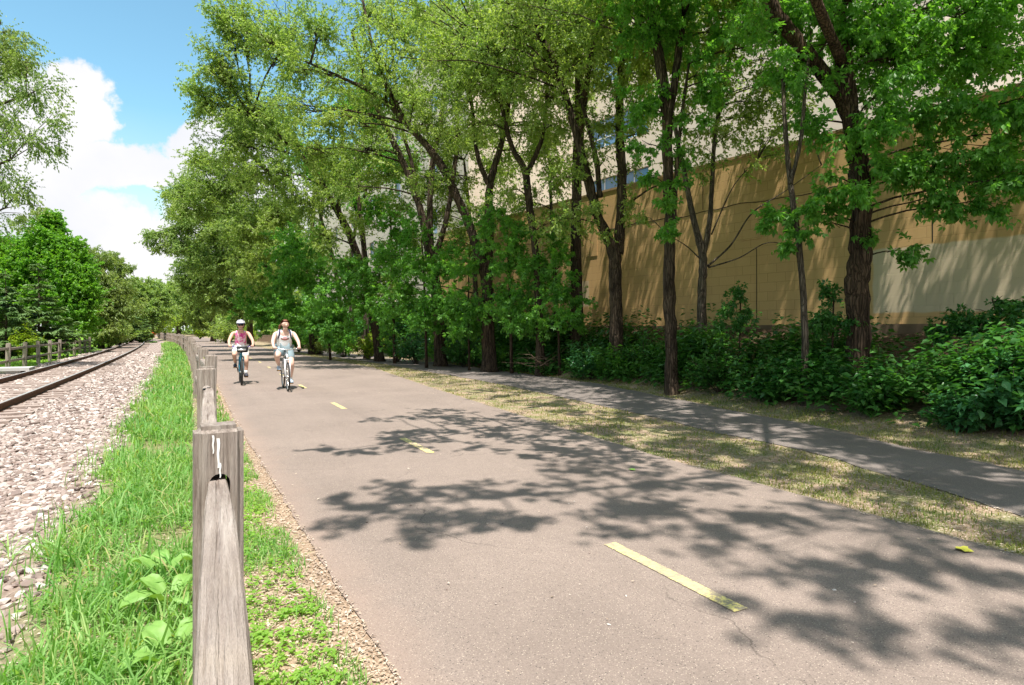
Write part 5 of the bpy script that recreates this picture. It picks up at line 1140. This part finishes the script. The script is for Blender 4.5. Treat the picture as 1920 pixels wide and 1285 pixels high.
    for s in (-1, 1):
        hp, kn, an, fy, fz = knees[s]
        b = MB(); b.tube([(an[0], an[1], an[2]-.05), (an[0], an[1], an[2]+.005), (an[0]*.99, an[1]-.004, an[2]+.06)], [.038, .040, .041], 10); b.build('sock', M['sock'], root)
        x = s*.133; rg = []
        for y, w, z0, z1 in ((fy+.125, .026, .0, .075), (fy+.10, .040, -.004, .10), (fy+.05, .043, -.004, .095), (fy, .046, -.004, .075), (fy-.06, .048, -.004, .062), (fy-.11, .040, -.002, .05), (fy-.135, .018, .004, .035)):
            rg.append([(x+w*math.cos(t)*(1 if math.sin(t) > 0 else 1.08), y, fz+.012+(z0+z1)/2+(z1-z0)/2*math.sin(t)) for t in np.linspace(0, 6.283, 12, endpoint=False)])
        b = MB(); b.loft(rg); b.build('shoe', P['shoe'], root)
    return root, bv, sbv, sh_o, so_
def shell(c, r, cut, n=20, m=10, thick=None):
    "upper head shell, vertices kept where cut(x,y,z) of the unit sphere is true"
    bm = bmesh.new(); bmesh.ops.create_uvsphere(bm, u_segments=n, v_segments=m, radius=1)
    bmesh.ops.delete(bm, geom=[v for v in bm.verts if not cut(*v.co)], context='VERTS')
    for v in bm.verts: v.co = Vector((c[0]+v.co.x*r[0], c[1]+v.co.y*r[1], c[2]+v.co.z*r[2]))
    me = bpy.data.meshes.new('shell'); bm.to_mesh(me); bm.free(); return me
# --- rider in the white shirt
Yr = F*H/(735-HZ); p = W(540, 735, Yr); lr = (p.x, p.y, .012); zr = R(-1.5)
ang1 = R(68)
bicycle('white road bicycle with red and violet details ridden by the rider in a white shirt', lr, zr, M['white_frame'], M['white_frame'], (M['chrome'],), ang1, tyre_w=.017)
bb = MB()
p1, bv, sbv, sh_o, so_ = person('bareheaded smiling rider with auburn hair in a white printed shirt and grey shorts', lr, zr,
    dict(k=1.16, look=.020, elx=.285, ang=ang1, knx={-1: .20, 1: .13}, kny={-1: .47, 1: .50}, knz={-1: .80, 1: .60}, skin=M['skin_pale'], topname='shirt', top=M['white_shirt'], strapx=.165, strapr=.076, collar=.085, shorts=M['grey_shorts'], hem=.78, shoe=M['shoe_grey']))
b = MB(); patch(b, sbv, np.linspace(-.09, .09, 9), np.linspace(1.165, 1.20, 4), .006, lambda x, z: (x, z-.02*math.cos(x*22)+.012)); b.build('shirt_print', M['print'], sh_o)
b = MB(); patch(b, sbv, np.linspace(-.05, .05, 6), np.linspace(1.205, 1.25, 4), .005, lambda x, z: (x*(1-(z-1.205)*9), z)); b.build('shirt_print', M['pinkprint'], sh_o)
hc = (.006, .668, 1.545); hr = (.106, .122, .118)
me = shell(hc, hr, lambda x, y, z: not (y < -.12 and z < .42+.3*abs(x) and abs(x) < .86) and not (z < -.35 and y < .35)); hair = link('hair', me, M['hair'], p1, True)
b = MB(); b.tube([(-.055, .76, 1.54), (-.095, .80, 1.51), (-.115, .80, 1.43), (-.095, .79, 1.37)], [.030, .034, .024, .008], 8); b.build('ponytail', M['hair'], hair)
def face(root, bv, cx, glasses):
    for s in (-1, 1):
        b = MB(); patch(b, bv, np.linspace(cx+s*.033-.009, cx+s*.033+.009, 4), np.linspace(1.538, 1.545, 3), .003); b.build('eye', M['lens'], root)
        b = MB(); patch(b, bv, np.linspace(cx+s*.033-.018, cx+s*.033+.018, 4), np.linspace(1.561, 1.565, 2), .004); b.build('eyebrow', M['hair'], root)
    b = MB(); patch(b, bv, np.linspace(cx-.027, cx+.027, 6), np.linspace(1.467, 1.487, 4), .003, lambda x, z: (x, z+6*(x-cx)**2)); mo = b.build('mouth', M['lip'], root)
    b = MB(); patch(b, bv, np.linspace(cx-.020, cx+.020, 6), np.linspace(1.476, 1.484, 3), .005, lambda x, z: (x, z+6*(x-cx)**2)); b.build('teeth', M['tooth'], mo)
face(p1, bv, .022, False)
# her backpack: straps over the front of the shirt, the pack behind
bp = empty('backpack', lr, zr); tag(bp, 'dark backpack worn by the rider in the white shirt, its straps over the shoulders', 'backpack')
b = MB(); rg = [[(x*w, .97+y*.085, z) for x, y in ((-1, -.8), (-.6, -1), (.6, -1), (1, -.8), (1, .5), (.6, 1), (-.6, 1), (-1, .5))] for z, w in ((.99, .10), (1.02, .145), (1.2, .155), (1.33, .14), (1.39, .09))]
b.loft(rg); b.build('pack', M['strap'], bp)
for s in (-1, 1):
    pts = []
    for x, z in ((.112, 1.395), (.118, 1.36), (.124, 1.32), (.13, 1.28), (.138, 1.23), (.147, 1.18)):
        h = sbv.ray_cast(Vector((s*x, -2, z)), Vector((0, 1, 0)))[0] or bv.ray_cast(Vector((s*x, -2, z)), Vector((0, 1, 0)))[0]
        pts.append(((s*x), (h.y if h else .70)-.008, z))
    pts = [(s*.10, .93, 1.33), (s*.105, .82, 1.425), (s*.11, .72, 1.425)]+pts; v = []
    for (x, y, z) in pts: v += [(x-.020, y, z), (x+.020, y, z), (x+.020, y+.008, z), (x-.020, y+.008, z)]
    b = MB(); b.add(v, [(4*i+j, 4*i+(j+1) % 4, 4*i+4+(j+1) % 4, 4*i+4+j) for i in range(len(pts)-1) for j in range(4)]); b.build('shoulder_strap', M['strap'], bp, False)
# --- rider in the pink top
Yl = F*H/(723-HZ); p = W(453, 723, Yl); ll_ = (p.x, p.y, .012); zl = R(-2); ang2 = R(48)
bicycle('teal bicycle with fat tyres ridden by the rider in the pink top', ll_, zl, M['teal_frame'], M['teal_frame'], (M['violet'],), ang2, tyre_w=.026)
p2, bv2, sbv2, sh2, so2 = person('rider in a pink sleeveless top, white shorts, sunglasses and a pale bicycle helmet', ll_, zl,
    dict(k=.98, look=0., elx=.285, ang=ang2, knx={-1: .16, 1: .13}, kny={-1: .46, 1: .52}, knz={-1: .76, 1: .60}, skin=M['skin'], topname='tank_top', top=M['pink_top'], strapx=.125, strapr=.062, collar=.03, shorts=M['white_shorts'], hem=.80, shoe=M['shoe_dark']))
hc = (0, .665, 1.58); 
me = shell(hc, (.112, .148, .112), lambda x, y, z: z > -.05, 22, 12); hm = link('helmet', me, M['white_frame'], p2, True)
hm.modifiers.new('s', 'SOLIDIFY').thickness = .012
for k in (-2, -1, 0, 1, 2):
    b = MB(); pts = [(k*.032*(1-.2*abs(a)), .665+.153*math.sin(a)*-1, 1.582+.113*math.cos(a)*math.sqrt(max(0, 1-(k*.32)**2))) for a in np.linspace(-.75, .95, 9)]
    b.tube(pts, [.004, .008, .009, .009, .009, .009, .009, .008, .004], 5); b.build('vent', M['navy'], hm)
b = MB(); v = []
for a in np.linspace(-1.15, 1.15, 11): v += [(math.sin(a)*.112, .665-math.cos(a)*.150, 1.590), (math.sin(a)*.115, .665-math.cos(a)*.180, 1.572)]
b.add(v, [(2*i, 2*i+1, 2*i+3, 2*i+2) for i in range(10)]); vz = b.build('visor', M['navy'], hm); vz.modifiers.new('s', 'SOLIDIFY').thickness = .012
for s in (-1, 1):
    b = MB(); b.tube([(s*.104, .65, 1.58), (s*.094, .63, 1.51), (s*.05, .58, 1.43), (0, .57, 1.415)], .005, 4); b.build('chin_strap', M['navy'], hm)
me = shell((0, .675, 1.53), (.10, .115, .11), lambda x, y, z: y > .1 and z > -.75); link('hair', me, M['hair_dark'], p2, True)
face(p2, bv2, 0, True)
b = MB(); patch(b, bv2, np.linspace(-.066, .066, 12), np.linspace(1.518, 1.558, 4), .010, lambda x, z: (x, 1.538+(z-1.538)*(1-.55*math.exp(-(x/.014)**2)))); sg = b.build('sunglasses', M['lens'], p2); sg.modifiers.new('s', 'SOLIDIFY').thickness = .006
bg_ = empty('handlebar_bag', ll_, zl); tag(bg_, 'black bag hanging from the handlebar of the teal bicycle', 'bag')
b = MB(); rg = [[(.02+x*w, .02+y*.075, z) for x, y in ((-1, -.7), (-.7, -1), (.7, -1), (1, -.7), (1, .7), (.7, 1), (-.7, 1), (-1, .7))] for z, w in ((.83, .10), (.845, .125), (.93, .14), (.975, .135), (.99, .11))]
b.loft(rg); b.build('body', M['blackpart'], bg_)
b = MB(); b.box((.0, -.058, .90), (.20, .006, .05)); b.build('pocket', M['alloy'], bg_)
for x in (-.06, .10):
    b = MB(); b.tube([(x, .09, .95), (x, .12, .975), (x, .15, .95)], .008, 4); b.build('hanger', M['blackpart'], bg_)
